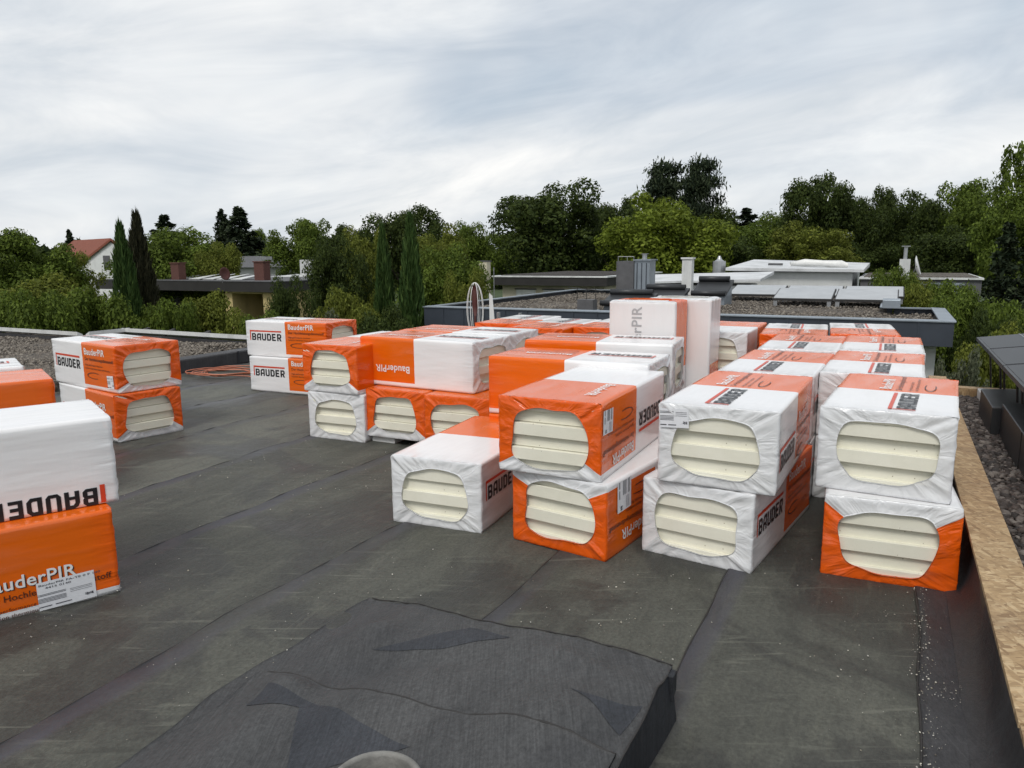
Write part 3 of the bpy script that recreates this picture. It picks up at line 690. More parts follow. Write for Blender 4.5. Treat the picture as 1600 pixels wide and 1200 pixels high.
for b in (-3.95, -3.30): 
    k = MB().ubox(5.13, 6.2, b-.05, b+.19, .004, .058).build('support_block', M_WALLW, bevel=.004)
    tag(k, 'pale block on the felt under the left raised orange ended package' if b < -3.6 else 'pale block on the felt behind the single white package', 'block')
# left pair, far pair
package(-3.757, 7.006, -39.1, 0, 'lower of the two orange ended packages before the gravel at left', prints=(('front', -.03),))
package(-3.782, 7.053, -35.9, SH, 'upper orange ended package with sticker before the gravel at left', prints=(('front', .02), ('top', 0)), stickers=(('front', .49, -.12, .11, .12, 4, 'L'),))
package(-2.527, 9.011, -24.3, 0, 'lower of the far pair of packages lettered side on, beside the orange cord', prints=(('front', .04),))
package(-2.562, 9.070, -23.8, SH, 'upper of the far pair of packages lettered side on, left of centre', prints=(('front', .04), ('top', 0)))
# near left
package(-2.577, 3.284, 38.4, 0, 'nearest orange package at the left picture edge with large white lettering and label', prints=(('front', -.155, 'text'),), stickers=(('front', .375, -.135, .235, .135, 1, 'N'),), shade=True)
package(-2.604, 3.409, 217.8, SH, 'nearest white package at the left picture edge, upside down black letters along its bottom', prints=(('back', .185, 'logo_only'),))
def fr_corner(px, py, yaw, z):
    d = ray(px, py); p = d*((z-CAM_H)/d.z); a = R(yaw); return p.x-(.6*math.cos(a)+.3*math.sin(a)), p.y-(.6*math.sin(a)-.3*math.cos(a))
x, y = fr_corner(84, 592, 38, 2*PH)
package(x, y, 38, 0, 'lower orange package behind the nearest white one at left', prints=(('front', 0),))
package(x, y, 38, SH, 'orange topped package just behind the nearest white one at the left edge', prints=())
x, y = fr_corner(37, 572, 38, 2*PH)
package(x, y, 218, 0, 'lower white package before the gravel at the left picture edge', prints=())
package(x, y, 218, SH, 'white topped package at the left picture edge before the gravel', prints=(('top', 0),))
# right block, rows behind the front row
rows = [('M', 1.909, 5.251, 61.3, 'second'), ('M', 2.539, 6.414, 63.2, 'third'), ('R', 2.549, 5.159, 61.4, 'second'), ('R', 3.134, 6.254, 63.2, 'third')]
for c, x, y, a, nth in rows:
    side = 'middle column' if c == 'M' else 'column nearest the chipboard parapet'
    package(x, y, a, 0, f'lower package in the {nth} row of the {side}', prints=(('front', 0),), flip=nth == 'third')
    package(x, y, a, SH, f'upper package, white half nearest, in the {nth} row of the {side}', prints=(('top', -.04 if c == 'R' else .02), ('front', 0)))
for c, x, y, a in (('middle column', 2.878, 7.519, 247), ('column nearest the chipboard parapet', 3.545, 7.50, 247.5)):
    package(x, y, a, 0, f'lower package in the last row of the {c}', prints=())
    package(x, y, a, SH, f'upper package, orange half nearest, in the last row of the {c}', prints=(('top', 0),))
package(2.294, 7.867, 62.8, 0, 'lower package directly behind the upright packages', prints=())
package(2.294, 7.867, 62.8, SH, 'white ended package seen just right of the upright packages', prints=())
# far row in front of the blue grey house
for k, (v, uu, a) in enumerate(((-3.97, 8.02, 245), (-3.34, 7.72, 243), (-2.72, 7.98, 243))):
    x, y = gp(uu, v); w = ('left', 'middle', 'right')[k]
    package(x, y, a, 0, f'lower package at the {w} of the far orange row before the white post', prints=())
    package(x, y, a, SH, f'orange fronted package at the {w} of the far row before the blue grey house', prints=(('top', 0), ('back', 0)))
# two packages standing on end
m = Matrix(((0,0,1,0),(0,-1,0,0),(1,0,0,PL/2),(0,0,0,1)))
x, y = W2(6.376+.2125, -1.66-.30)[:2]
package(x, y, 63, 0, 'package standing on end with plain white face and orange side behind the crosswise packages', inner=m, prints=(('bottom', -.10, 'ghost'),))
m = Matrix(((0,0,1,0),(0,1,0,0),(-1,0,0,PL/2),(0,0,0,1)))
x, y = W2(6.83+.2125, -1.456-.30)[:2]
package(x, y, 63, 0, 'wholly white package standing on end, right one of the upright pair', inner=m, prints=())


# ------------------------------------------------------------------ things on and beside our roof
cur = []
for k in range(5):
    cx, cy = -3.95+.05*random.uniform(-1, 1), 10.25+random.uniform(-.08, .08)
    for i in range(29):
        a = i*2*math.pi/28*1.0 + k*1.2; r = .27+.05*k*random.uniform(.6, 1.)+.02*math.sin(3*a+k)
        cur.append((cx+r*1.15*math.cos(a), cy+r*.9*math.sin(a), .022+.012*k+.006*math.sin(5*a)))
cur += [(-3.55, 9.9, .03), (-3.35, 9.7, .02), (-3.2, 9.75, .02)]
tag(MB().tube(cur, .008, 6).build('extension_cord', M_CORD, smooth=True), 'orange extension cord coiled on the felt near the gravel kerb', 'cord')

# brown post with white cable loops, white plank, ladder head
b = W2(9.0, -5.15); po = empty('cable_post', (b.x, b.y, 0))
MB().tube([(0,0,0),(0,0,.80)], .016, 8).build('rod', M_RUST, po); MB().tube([(0,0,.78),(0,0,.92),(0,0,1.12),(0,0,1.20)], [.018,.045,.05,.03], 10).build('spool', M_RUST, po, smooth=True)
for k, (w, ph) in enumerate(((.115, 0.1), (.10, .9), (.075, 2.2), (.11, 2.8))):
    pts = [(w*math.sin(t)*math.cos(ph)*(1 if t < math.pi else 1), w*math.sin(t)*math.sin(ph), .80+.46*(-math.cos(t)) if False else .50+.37*(1-math.cos(t))) for t in np.linspace(0, 2*math.pi, 33)]
    MB().tube(pts, .0055, 6).build('cable_loop', M_CABLEW, po, smooth=True)
tag(po, 'thin brown post with whisk shaped loops of white cable at the far roof edge', 'post')
b = W2(9.02, -4.88); pk = MB().hexa([b+Vector(p) for p in ((-.045,-.012,0),(.075,-.012,0),(.075,.012,0),(-.045,.012,0))], [b+Vector(p) for p in ((-.05,-.012,1.10),(-.005,-.012,1.06),(-.005,.012,1.06),(-.05,.012,1.10))]).build('white_plank', M_WALLW)
tag(pk, 'pointed white plank standing upright beside the cable post', 'plank')
ld = empty('ladder', W2(9.22, -4.9, 0))
for dv in (0, .34): pbuild(MB().ubox(9.20, 9.26, -4.92+dv, -4.895+dv, -3.1, .82), 'rail', M_ALU, ld)
for k in range(14): pbuild(MB().tube([W2(9.23, -4.9, .68-k*.27), W2(9.23, -4.57, .68-k*.27)], .014, 6), 'rung', M_ALU, ld)
tag(ld, 'aluminium ladder head leaning at the far roof edge behind the orange packages', 'ladder')

# neighbour's gravel roof on the right with solar panels
gb = MB().ubox(-3, 8.45, .575, 9, -.3, .20).build('neighbour_gravel_bed', M_GRAV_D); tag(gb, kind='structure')
o = stones('dark_gravel', 8200, (2.3, 8.4, .59, 1.15), lambda u, v: .205+.012*np.sin(u*5)*np.sin(v*9),   .011, .034, M_STONE_D, 'dark brown round gravel beyond the chipboard parapet', 21); o['category'] = 'gravel'
o = stones('dark_gravel_fringe', 4000, (4, 8.4, 1.15, 4.), lambda u, v: np.full(len(u), .205), .014, .034, M_STONE_D, 'dark gravel under the tilted solar panels', 22, facets=4); o['category'] = 'gravel'
tr = MB().ubox(8.45, 8.58, .56, 9, -.4, .285).build('edge_timber', M_OSB); tag(tr, 'pale timber edge closing the dark gravel strip at its far end', 'timber')
wb = MB().ubox(8.15, 8.40, .80, 1.25, .21, .30).build('white_slab', M_WALLW, bevel=.006); tag(wb, 'small white slab lying on the dark gravel below the solar panels', 'slab')
df = empty('wind_deflector', W2(6, .8, .2))
pbuild(MB().uquadbox([(2.6,.80),(2.6,1.5),(6.62,1.5),(6.62,.80)], .21, [.47,.55,.55,.47]), 'long_sheet', M_ANTH, df, bevel=.006)
pbuild(MB().uquadbox([(6.63,.74),(6.63,1.25),(7.5,1.25),(7.5,.74)], .21, [.435,.47,.47,.435]), 'end_sheet', M_ANTH, df, bevel=.006)
for k in (3.6, 4.6, 5.6): pbuild(MB().ubox(k, k+.012, .795, .80, .22, .47), 'joint', M_DARK, df)
tag(df, 'dark sheet metal wind deflector box on the gravel under the solar panels', 'deflector')
sa = empty('solar_array', W2(6.7, 1.3, .2))
def pvpanel(u0, u1):
    z0, z1 = .75, .98; q = [(u0,.79),(u0,2.5),(u1,2.5),(u1,.79)]
    r = pbuild(MB().uquadbox(q, [z0-.034,z1-.034,z1-.034,z0-.034], [z0,z1,z1,z0]), 'panel', M_ANTH, sa)
    sub = lambda mb, n, m: mb.build(n, m, r)
    gq = [(u0+.02,.81),(u0+.02,2.48),(u1-.02,2.48),(u1-.02,.81)]; e = .0027
    sub(MB().uquadbox(gq, [z0+e,z1-e*.2,z1-e*.2,z0+e], [z0+e+.003,z1+e,z1+e,z0+e+.003]), 'glass', M_PV)
    for k in range(1, 5):
        v = .81+k*1.67/5; zz = z0+(z1-z0)*(v-.79)/1.71
        sub(MB().uquadbox([(u0+.02,v-.004),(u0+.02,v+.004),(u1-.02,v+.004),(u1-.02,v-.004)], zz+.005, zz+.0075), 'cell_line', M_ALU)
    for uu in (u0+.12, u1-.12):
        sub(MB().tube([W2(uu, .95, .2), W2(uu, .9, z0-.03)], .009, 6), 'strut', M_DARK); sub(MB().tube([W2(uu, 2.3, .2), W2(uu, 2.3, z1-.07)], .012, 6), 'strut', M_DARK)
for u0 in (7.80, 6.73, 5.66, 4.59): pvpanel(u0, u0+1.05)
tag(sa, 'row of dark tilted solar panels above the gravel at the right picture edge', 'solar panels')

# ------------------------------------------------------------------ neighbour house with blue grey fascia
nb = empty('blue_grey_house', W2(20, -5, -3.2))
B = lambda mb, name, mat, root=nb, **k: pbuild(mb, name, mat, root, **k)
NU0, NU1, NV0, NV1 = 16.5, 27.0, -11.0, 1.1; NUR = 20.4
B(MB().ubox(NU0+.6, NU1-.3, NV0+.6, -.2, -3.2, -.22), 'wall', M_WALLW); B(MB().ubox(NU0+.5, NUR-.4, -.3, NV1-.25, -3.2, -.22), 'wall', M_WALLW)
B(MB().ubox(NU0+.16, NU1-.16, NV0+.16, .0, -.2, .14), 'roof_slab', M_GRAV_L); B(MB().ubox(NU0+.16, NUR-.16, .0, NV1-.16, -.2, .14), 'roof_slab', M_GRAV_L)
def fascia(a, b, out, z0=-.20, z1=.27, w=.60):
    a, b = Vector(a), Vector(b); L = (b-a).length; n = max(1, round(L/w)); d = (b-a)/n; o = Vector(out)
    for i in range(n):
        p, q = a+d*i+d.normalized()*.006, a+d*(i+1)-d.normalized()*.006
        B(MB().uquadbox([p, q, q-o*.10, p-o*.10], z0, z1), 'fascia_panel', M_ZINC)
        c = a+d*i; t = d.normalized()*.012
        if i: B(MB().uquadbox([c-t+o*.018, c+t+o*.018, c+t-o*.02, c-t-o*.02], z0, z1), 'standing_seam', M_ZINC)
    e = d.normalized()*.02
    B(MB().uquadbox([a-e+o*.03, b+e+o*.03, b+e-o*.26, a-e-o*.26], [z1+.001, z1+.001, z1+.001, z1+.001], [z1+.022]*2+[z1+.032]*2), 'coping', M_ZINCL)
fascia((NU0, NV0), (NU0, NV1), (-1, 0)); fascia((NU0+.12, NV1), (NUR, NV1), (0, 1)); fascia((NUR, NV1-.12), (NUR, .05), (1, 0)); fascia((NUR+.1, .0), (NU1, .0), (0, 1), z1=.25); fascia((NU1, NV0), (NU0+.12, NV0), (0, -1)); fascia((NU1, -.1), (NU1, NV0+.1), (1, 0))
B(MB().ubox(19.7, 20.4, -.20, .18, .30, .50), 'corner_block', M_ZINCL, bevel=.01)
for v in (-9.5, -5.5, -1.8): w = B(MB().ubox(NU0+.57, NU0+.60, v, v+1.6, -2.3, -.9), 'window', M_GLASS); B(MB().ubox(NU0+.55, NU0+.569, v+.77, v+.83, -2.3, -.9), 'window_bar', M_WMETAL)
tag(nb, 'flat roofed house with blue grey seamed metal fascia behind the packages', 'house')
o = stones('house_roof_gravel', 16000, (NU0+.2, NU1, NV0+.3, NV1-.25), lambda u, v: .15+.03*np.sin(u*1.3)*np.sin(v*.9), .02, .05, M_STONE_L, 'grey brown gravel on the flat roof of the blue grey house', 31, lambda u, v: ~((v > -.3) & (u > 20)), facets=4); o['category'] = 'gravel'
def skylight(u, v, w, d, h, label):
    r = empty('roof_skylight', W2(u, v, .15)); pb = lambda mb, n, m, **k: pbuild(mb, n, m, r, **k)
    pb(MB().uquadbox([(u,v),(u,v+w),(u+d,v+w+.05),(u+d,v+.02)], .15, [h*.50, h*.50, h*.95, h*.95]), 'metal_kerb', M_ZINCL)
    pb(MB().uquadbox([(u-.06,v-.05),(u-.06,v+w+.05),(u+d+.02,v+w+.10),(u+d+.02,v-.03)], [h*.50+.01]*2+[h*.95+.01]*2, [h*.50+.10]*2+[h*.95+.10]*2), 'glazing_frame', M_ANTH, bevel=.015)
    pb(MB().tube([W2(u-.10, v-.06, h*.5+.1), W2(u-.10, v+w+.06, h*.5+.1)], .07, 12), 'shutter_box', M_ANTH, smooth=True)
    pb(MB().tube([W2(u+d*.85, v-.02, h*.95+.12), W2(u+d*.85, v+w, h*.95+.12)], .08, 12), 'hinge_roll', M_ANTH, smooth=True)
    tag(r, label, 'skylight', 'skylights on the blue grey house')
skylight(18.6, -6.75, 1.15, .7, .52, 'nearest dark shuttered skylight just left above the upright packages')
skylight(20.6, -6.35, 1.10, .7, .58, 'dark shuttered skylight beside the grey chimney slab'); skylight(21.6, -5.10, .86, .8, .80, 'dark shuttered skylight with light metal sides right above the upright packages')
def tiltpanel(u, v, w, k):
    r = empty('solar_collector', W2(u, v, .15)); pb = lambda mb, n, m, **q: pbuild(mb, n, m, r, **q)
    pb(MB().uquadbox([(u,v),(u,v+w),(u+1.5,v+w),(u+1.5,v)], [.30,.30,.52,.52], [.36,.36,.58,.58]), 'frame', M_DARK)
    pb(MB().uquadbox([(u+.02,v+.03),(u+.02,v+w-.03),(u+1.47,v+w-.03),(u+1.47,v+.03)], [.365,.365,.575,.575], [.372,.372,.588,.588]), 'glass', M_SOLAR)
    for vv in (v+.03, v+w-.13): pb(MB().ubox(u+.02, u+.14, vv, vv+.10, .15, .30), 'foot', M_ALU)
    pb(MB().ubox(u+1.3, u+1.35, v+.1, v+.15, .15, .50), 'rear_leg', M_ALU); pb(MB().ubox(u+1.3, u+1.35, v+w-.15, v+w-.1, .15, .50), 'rear_leg', M_ALU)
    tag(r, k, 'solar collector', 'tilted collectors on the blue grey house')
tiltpanel(22.0, -3.0, 1.55, 'left tilted grey solar collector in the front row on the neighbour roof'); tiltpanel(22.0, -1.40, 1.55, 'right tilted grey solar collector in the front row, nearest the shrubs')
tiltpanel(23.9, -4.6, 1.6, 'left tilted grey solar collector in the rear row beside the skylight'); tiltpanel(23.9, -2.95, 1.6, 'middle tilted grey solar collector in the rear row on the neighbour roof'); tiltpanel(23.9, -1.3, 1.6, 'right tilted grey solar collector in the rear row on the neighbour roof')
# chimney slab with metal flue box, small roof vent
ch = empty('chimney_slab', W2(21.5, -6.9, .15)); v0, zt = on_u(965, 408, 21.5); v1, _ = on_u(992, 408, 21.5); v2, _ = on_u(1016, 408, 21.5)
pbuild(MB().ubox(21.4, 22.1, v0, v1, .15, zt), 'stone_slab', M_DGREY, ch); pbuild(MB().ubox(21.45, 22.05, v1+.005, v2, .15, zt+.01), 'metal_box', M_ZINCL, ch); pbuild(MB().ubox(21.4, 22.1, v1-.02, v2+.05, zt+.012, zt+.05), 'cover_plate', M_ZINCL, ch)
for k in range(3): pbuild(MB().ubox(21.43, 21.448, v1+.08+k*.14, v1+.10+k*.14, .3, zt-.05), 'seam', M_ZINC, ch)
for vv in (v0+.02, v0+.3, v1-.03): pbuild(MB().tube([W2(21.5, vv, zt), W2(21.5, vv, zt+.13)], .008, 6), 'rail_post', M_ALU, ch)
pbuild(MB().tube([W2(21.5, v0+.02, zt+.13), W2(21.5, v1-.03, zt+.13)], .008, 6), 'rail', M_ALU, ch); pbuild(MB().tube([W2(21.7, (v1+v2)/2, zt+.05), W2(21.7, (v1+v2)/2, zt+.20)], .07, 10), 'flue', M_ALU, ch); pbuild(MB().tube([W2(21.7, (v1+v2)/2, zt+.20), W2(21.7, (v1+v2)/2, zt+.215)], .12, 12), 'flue_cap', M_ALU, ch)
tag(ch, 'dark grey chimney slab with ribbed metal flue box on the neighbour roof', 'chimney')
vt = empty('roof_vent', W2(17.7, -7.0, .15)); pbuild(MB().ubox(17.7, 18.05, -7.25, -6.65, .15, .22), 'plinth', M_ZINCL, vt); pbuild(MB().ubox(17.72, 18.02, -7.15, -6.72, .22, .48), 'louvre_box', M_DGREY, vt)
for vv in (-7.2, -6.95, -6.7): pbuild(MB().tube([W2(17.85, vv, .48), W2(17.85, vv, .78)], .010, 6), 'stay', M_DARK, vt)
pbuild(MB().tube([W2(17.85, -7.45, .78), W2(17.85, -6.5, .70)], .012, 6), 'cross_bar', M_DARK, vt)
tag(vt, 'small grey vent box with thin bars on the gravel of the neighbour roof', 'roof vent')

# ------------------------------------------------------------------ white flat roofs further back
wh = empty('white_bungalow', W2(33, -4, -3.2)); Bw = lambda mb, n, m, **k: pbuild(mb, n, m, wh, **k)
U = 32.
def vz(px, py, u=U): return on_u(px, py, u)
a = vz(1130, 418); b_ = vz(1345, 430); c = vz(1185, 413)
Bw(MB().ubox(U+.3, U+6.8, a[0]+.3, b_[0]-.3, -3.2, .84), 'wall', M_WALLW)
Bw(MB().uquadbox([(U,a[0]+.1),(U,b_[0]+.1),(U+7,b_[0]+.1),(U+7,a[0]+.1)], [.90,.85,.95,1.12], [1.02,.96,1.12,1.30]), 'roof_sheet', M_GREYR)
for k in range(4): v = a[0]+.6+k*1.25; Bw(MB().ubox(U+.26, U+.3, v, v+.9, -2.2, -.9), 'window', M_GLASS)
a2 = vz(995, 440, 28.5); b2 = vz(1190, 428, 28.5)
Bw(MB().ubox(28.6, 31.5, a2[0], b2[0]-.6, -3.2, .42), 'side_wall', M_WALLW)
Bw(MB().uquadbox([(28.3,a2[0]-.2),(28.3,b2[0]),(31.7,b2[0]),(31.7,a2[0]-.2)], [.46,.60,.76,.62], [.53,.68,.88,.74]), 'low_roof_sheet', M_GREYR)
tag(wh, 'white bungalow with pale grey sheet roofs behind the solar collectors', 'house')
bag = empty('roll_of_sheeting', W2(U+1, -2.2, 1)); pts = [W2(U+1.8, vz(1190, 416)[0], 1.14), W2(U+1.7, vz(1250, 416)[0], 1.12), W2(U+1.6, vz(1310, 418)[0], 1.08)]
pbuild(MB().tube([pts[0], pts[0]*.6+pts[1]*.4], .05, 8), 'pole', M_DGREY, bag)
pbuild(MB().tube([pts[1]+Vector((-.6,0,.03)), pts[1]+Vector((0,0,.08)), (pts[1]+pts[2])/2+Vector((0,0,.07)), pts[2]+Vector((0,0,.05)), pts[2]+Vector((.25,0,.0))], [.08,.16,.13,.17,.10], 10), 'sheeting', M_CABLEW, bag, smooth=True)
tag(bag, 'rolled white sheeting lying on the pale roof of the white bungalow', 'sheeting')
def chimney(px0, px1, py, u, zb, mat, label, cap=None, name='chimney'):
    v0, zt = on_u(px0, py, u); v1, _ = on_u(px1, py, u); v1 = v0+(v1-v0)*.72; d = min(.45, (v1-v0))
    r = empty(name, W2(u, v0, zb)); pbuild(MB().ubox(u, u+d, v0, v1, zb, zt), 'stack', mat, r)
    pbuild(MB().ubox(u-.04, u+d+.04, v0-.04, v1+.04, zt+.002, zt+.06), 'cap', cap or mat, r)
    tag(r, label, 'chimney'); return r
chimney(1066, 1087, 405, 26, -.5, M_WMETAL, 'white weathered chimney with dark stains right of the grey slab')
r = empty('metal_flue', W2(33, vz(1124, 420, 33)[0], .8)); v, zt = vz(1124, 408, 33); pbuild(MB().tube([W2(33, v, .6), W2(33, v, zt)], .27, 14), 'drum', M_ALU, r); pbuild(MB().tube([W2(33, v, zt), W2(33, v, zt+.08), W2(33, v, zt+.22)], [.2, .1, .05], 10), 'cowl', M_ALU, r)
tag(r, 'round shiny metal flue on the white bungalow roof', 'flue')
# cream bungalow in the centre
cr = empty('cream_bungalow', W2(36, -14, -3.2)); Bc = lambda mb, n, m, **k: pbuild(mb, n, m, cr, **k); U = 34.
vl, zt = vz(770, 431, U); vr, zt2 = vz(948, 433, U); _, zf = vz(900, 447, U)
Bc(MB().ubox(U+.5, U+9, vl+.3, vr-.3, -3.2, zf), 'wall', M_WALLC); Bc(MB().ubox(U, U+9.4, vl, vr, zf+.002, zt-.06), 'fascia', M_DARK); Bc(MB().ubox(U-.04, U+9.5, vl-.05, vr+.05, zt-.058, zt+.01), 'roof_edge', M_WMETAL)
Bc(MB().ubox(U+.3, U+9.2, vl+.3, vr-.3, zt+.012, zt+.05), 'roof_sheet', M_GRAV_D)
for px in (800, 843, 900): v = vz(px, 450, U)[0]; w = Bc(MB().ubox(U+.46, U+.5, v, v+1.1, zf-1.5, zf-.22), 'window', M_WMETAL); Bc(MB().ubox(U+.42, U+.46, v-.06, v+1.16, zf-.23, zf-.17), 'lintel', M_DGREY)
tag(cr, 'cream bungalow with dark fascia under the big round tree', 'house')
chimney(748, 765, 409, 36, -.5, M_WALLC, 'cream rendered chimney at the left end of the cream bungalow', M_DGREY)
b = on_u(772, 470, 30); an = MB().tube([W2(30, b[0], -3.2), W2(30, b[0], on_u(772, 418, 30)[1])], .022, 6).build('antenna_mast', M_ALU); tag(an, 'thin grey antenna mast before the cream bungalow', 'antenna')
# left house: dark fascia, yellow wall, carport, two brick chimneys
yh = empty('yellow_house', W2(28, -32, -3.2)); By = lambda mb, n, m, **k: pbuild(mb, n, m, yh, **k); U = 27.
vl, _ = vz(150, 450, U); vr, zt = vz(430, 441, U); _, zf = vz(420, 457, U); v1 = vz(404, 470, U)[0]; v2 = vz(356, 470, U)[0]
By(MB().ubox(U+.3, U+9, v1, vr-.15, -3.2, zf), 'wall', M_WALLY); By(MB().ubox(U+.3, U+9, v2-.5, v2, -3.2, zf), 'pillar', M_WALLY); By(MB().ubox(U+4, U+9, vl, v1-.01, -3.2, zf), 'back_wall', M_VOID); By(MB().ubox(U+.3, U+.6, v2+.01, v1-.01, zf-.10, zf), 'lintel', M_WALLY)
By(MB().ubox(U, U+9.3, vl, vr, zf+.002, zt), 'fascia', M_DARK); By(MB().ubox(U-.03, U+9.3, vl, vr+.03, zt+.002, zt+.04), 'roof_edge', M_DGREY)
for k in range(5): 
    v = vz(248+k*22, 440, U)[0]; By(MB().uquadbox([(U+1,v),(U+1,v+.8),(U+2.4,v+.9),(U+2.4,v+.1)], [zt+.06,zt+.06,zt+.3,zt+.2], [zt+.09,zt+.09,zt+.33,zt+.23]), 'white_sheet', M_WMETAL)
tag(yh, 'low yellow house with dark fascia and open carport at left', 'house')
chimney(266, 283, 412, 27.6, 0, M_BRICK, 'left brown brick chimney on the yellow house'); r = chimney(396, 417, 410, 28, 0, M_BRICK, 'right brown brick chimney with metal cowl on the yellow house')
v = vz(406, 410, 28)[0]; pbuild(MB().ubox(28.2, 28.6, v-.2, v+.25, on_u(406, 409, 28)[1]+.1, on_u(406, 404, 28)[1]+.1), 'cowl', M_ALU, r)
ds = empty('satellite_dish', (0, 0, 0)); p = at(350, 428, 30); ds.location = p; ds.rotation_euler = (R(80), 0, R(62)); ds.scale = (.6,)*3
MB().lathe((0,0,0), [(.0, .0), (.15, .01), (.3, .05), (.42, .11), (.43, .10), (.3, .035), (.0, -.02)], 20).build('dish', M_RUST, ds, smooth=True); MB().tube([(0,0,-.02),(0,-.3,-.3),(0,-.55,-.3)], .025, 6).build('mount', M_DGREY, ds)
tag(ds, 'red brown satellite dish on the yellow house roof', 'dish')
# little white chimney block with slab, slate roof behind
r = empty('white_flat_house', (-12.5, 46, -3.2)); p0, p1 = at(468, 406, 45), at(487, 430, 45); pbuild(MB().box(p0.x, p1.x, 45, 45.6, p1.z, p0.z), 'chimney', M_WMETAL, r); q0, q1 = at(420, 434, 44), at(512, 436, 44)
pbuild(MB().box(q0.x, q1.x, 44, 52, q0.z-.12, q0.z+.06), 'roof_slab', M_WMETAL, r); pbuild(MB().box(q0.x+.2, q1.x-.2, 44.3, 51.5, -3.2, q0.z-.125), 'wall', M_WALLW, r)
tag(r, 'white flat roofed house with square white chimney among the trees', 'house')
r = empty('slate_roof_house', (-22, 62, -3.2)); p0, p1 = at(362, 418, 60), at(412, 400, 60); c = (p0.x+p1.x)/2
pbuild(MB().box(p0.x-2, p1.x+2, 60.3, 68, -3.2, p0.z), 'wall', M_WALLW, r); pbuild(MB().hexa([(p0.x-2.5,59.8,p0.z),(p1.x+2.5,59.8,p0.z),(p1.x+2.5,68.5,p0.z),(p0.x-2.5,68.5,p0.z)], [(p0.x-2.5,64,p1.z),(p1.x+2.5,64,p1.z),(p1.x+2.5,64.3,p1.z),(p0.x-2.5,64.3,p1.z)]), 'roof', M_DGREY, r)
tag(r, 'grey slate roof showing between the trees behind the right brick chimney', 'house')
# red tiled gable house far left
rh = empty('red_roof_house', (-37, 72, -3.2)); Br = lambda mb, n, m: pbuild(mb, n, m, rh)
ap = at(170, 375, 66); le = at(140, 405, 66); hw_ = ap.x-le.x; ln = 9
dx = Vector((math.cos(R(-20)), math.sin(R(-20)), 0)); dy = Vector((-.72, .69, 0)).normalized()
o0 = Vector((ap.x, 66, 0)); hwid = 3.6; ez, az = le.z-.3, ap.z
G = lambda s, t, z: o0+dx*s+dy*t+Vector((0, 0, z))
Br(MB().add([G(-hwid,0,-3.2),G(hwid,0,-3.2),G(hwid,0,ez),G(0,0,az-.12),G(-hwid,0,ez),G(-hwid,ln,-3.2),G(hwid,ln,-3.2),G(hwid,ln,ez),G(0,ln,az-.12),G(-hwid,ln,ez)], [(0,1,2,3,4),(9,8,7,6,5),(0,4,9,5),(1,6,7,2)]), 'wall', M_WALLW)
for s in (-1, 1): Br(MB().hexa([G(s*(hwid+.5),-.5,ez-.3),G(0,-.5,az-.05),G(0,ln+.5,az-.05),G(s*(hwid+.5),ln+.5,ez-.3)], [G(s*(hwid+.5),-.5,ez-.1),G(0,-.5,az+.15),G(0,ln+.5,az+.15),G(s*(hwid+.5),ln+.5,ez-.1)]), 'roof', M_TILE)
f = Br(MB().hexa([G(-.9,-.05,ez-.6),G(-.1,-.05,ez-.6),G(-.1,-.03,ez-.6),G(-.9,-.03,ez-.6)], [G(-.9,-.05,ez+.6),G(-.1,-.05,ez+.6),G(-.1,-.03,ez+.6),G(-.9,-.03,ez+.6)]), 'window', M_DGREY)
Br(MB().hexa([G(-3.2,3.2,ez+.35),G(-.9,3.2,az-.75),G(-.9,7.5,az-.75),G(-3.2,7.5,ez+.35)], [G(-3.2,3.2,ez+.42),G(-.9,3.2,az-.68),G(-.9,7.5,az-.68),G(-3.2,7.5,ez+.42)]), 'solar_panel', M_SOLAR)
tag(rh, 'white gabled house with red tiled roof between the trees at far left', 'house')
# right background: shed roof and dish
r = empty('grey_roof_bungalow', W2(30, 4, -3.2)); v0, zt = on_u(1345, 434, 31); v1, _ = on_u(1535, 434, 31)
pbuild(MB().ubox(31, 37, v0, v1, zt-.9, zt-.05), 'fascia', M_DGREY, r); pbuild(MB().ubox(30.9, 37, v0-.05, v1+.05, zt-.048, zt+.02), 'roof_edge', M_WMETAL, r); pbuild(MB().ubox(31.3, 36.8, v0+.3, v1-.3, -3.2, zt-.91), 'wall', M_WALLW, r)
pbuild(MB().ubox(31.15, 36.9, v0+.1, v1-.1, zt+.022, zt+.05), 'roof_gravel', M_GRAV_L, r)
for k in range(5): pbuild(MB().ubox(30.97, 31.0, v1-2.6, v1-.5, zt-.85+k*.15, zt-.76+k*.15), 'slat', M_ZINCL, r)
tag(r, 'low bungalow with grey fascia and white roof rim behind the shrubs at right', 'house')
r = empty('white_chimney', W2(29, 1.6, -.5)); v0, zt = on_u(1406, 405, 29); v1, _ = on_u(1423, 405, 29); pbuild(MB().ubox(29, 29.5, v0, v1, -.8, zt), 'stack', M_WMETAL, r); vm = (v0+v1)/2
pbuild(MB().tube([W2(29.2, vm, zt), W2(29.2, vm, zt+.40)], .06, 10), 'flue', M_ALU, r); pbuild(MB().tube([W2(29.2, vm, zt+.42), W2(29.2, vm, zt+.45)], .14, 10), 'hood', M_ALU, r); tag(r, 'white chimney with thin metal flue above the shrubs at right', 'chimney')
ds = empty('grey_satellite_dish'); ds.location = at(1431, 420, 30); ds.rotation_euler = (R(75), 0, R(60)); MB().lathe((0,0,0), [(.0, .0), (.2, .015), (.38, .06), (.5, .12), (.51, .11), (.38, .045), (.0, -.02)], 22).build('dish', M_WMETAL, ds, smooth=True); MB().tube([(0,0,-.02),(0,-.4,-.3),(0,-1.2,-.3)], .03, 6).build('mount', M_DGREY, ds)
tag(ds, 'pale satellite dish seen edge on beside the white chimney at right', 'dish')

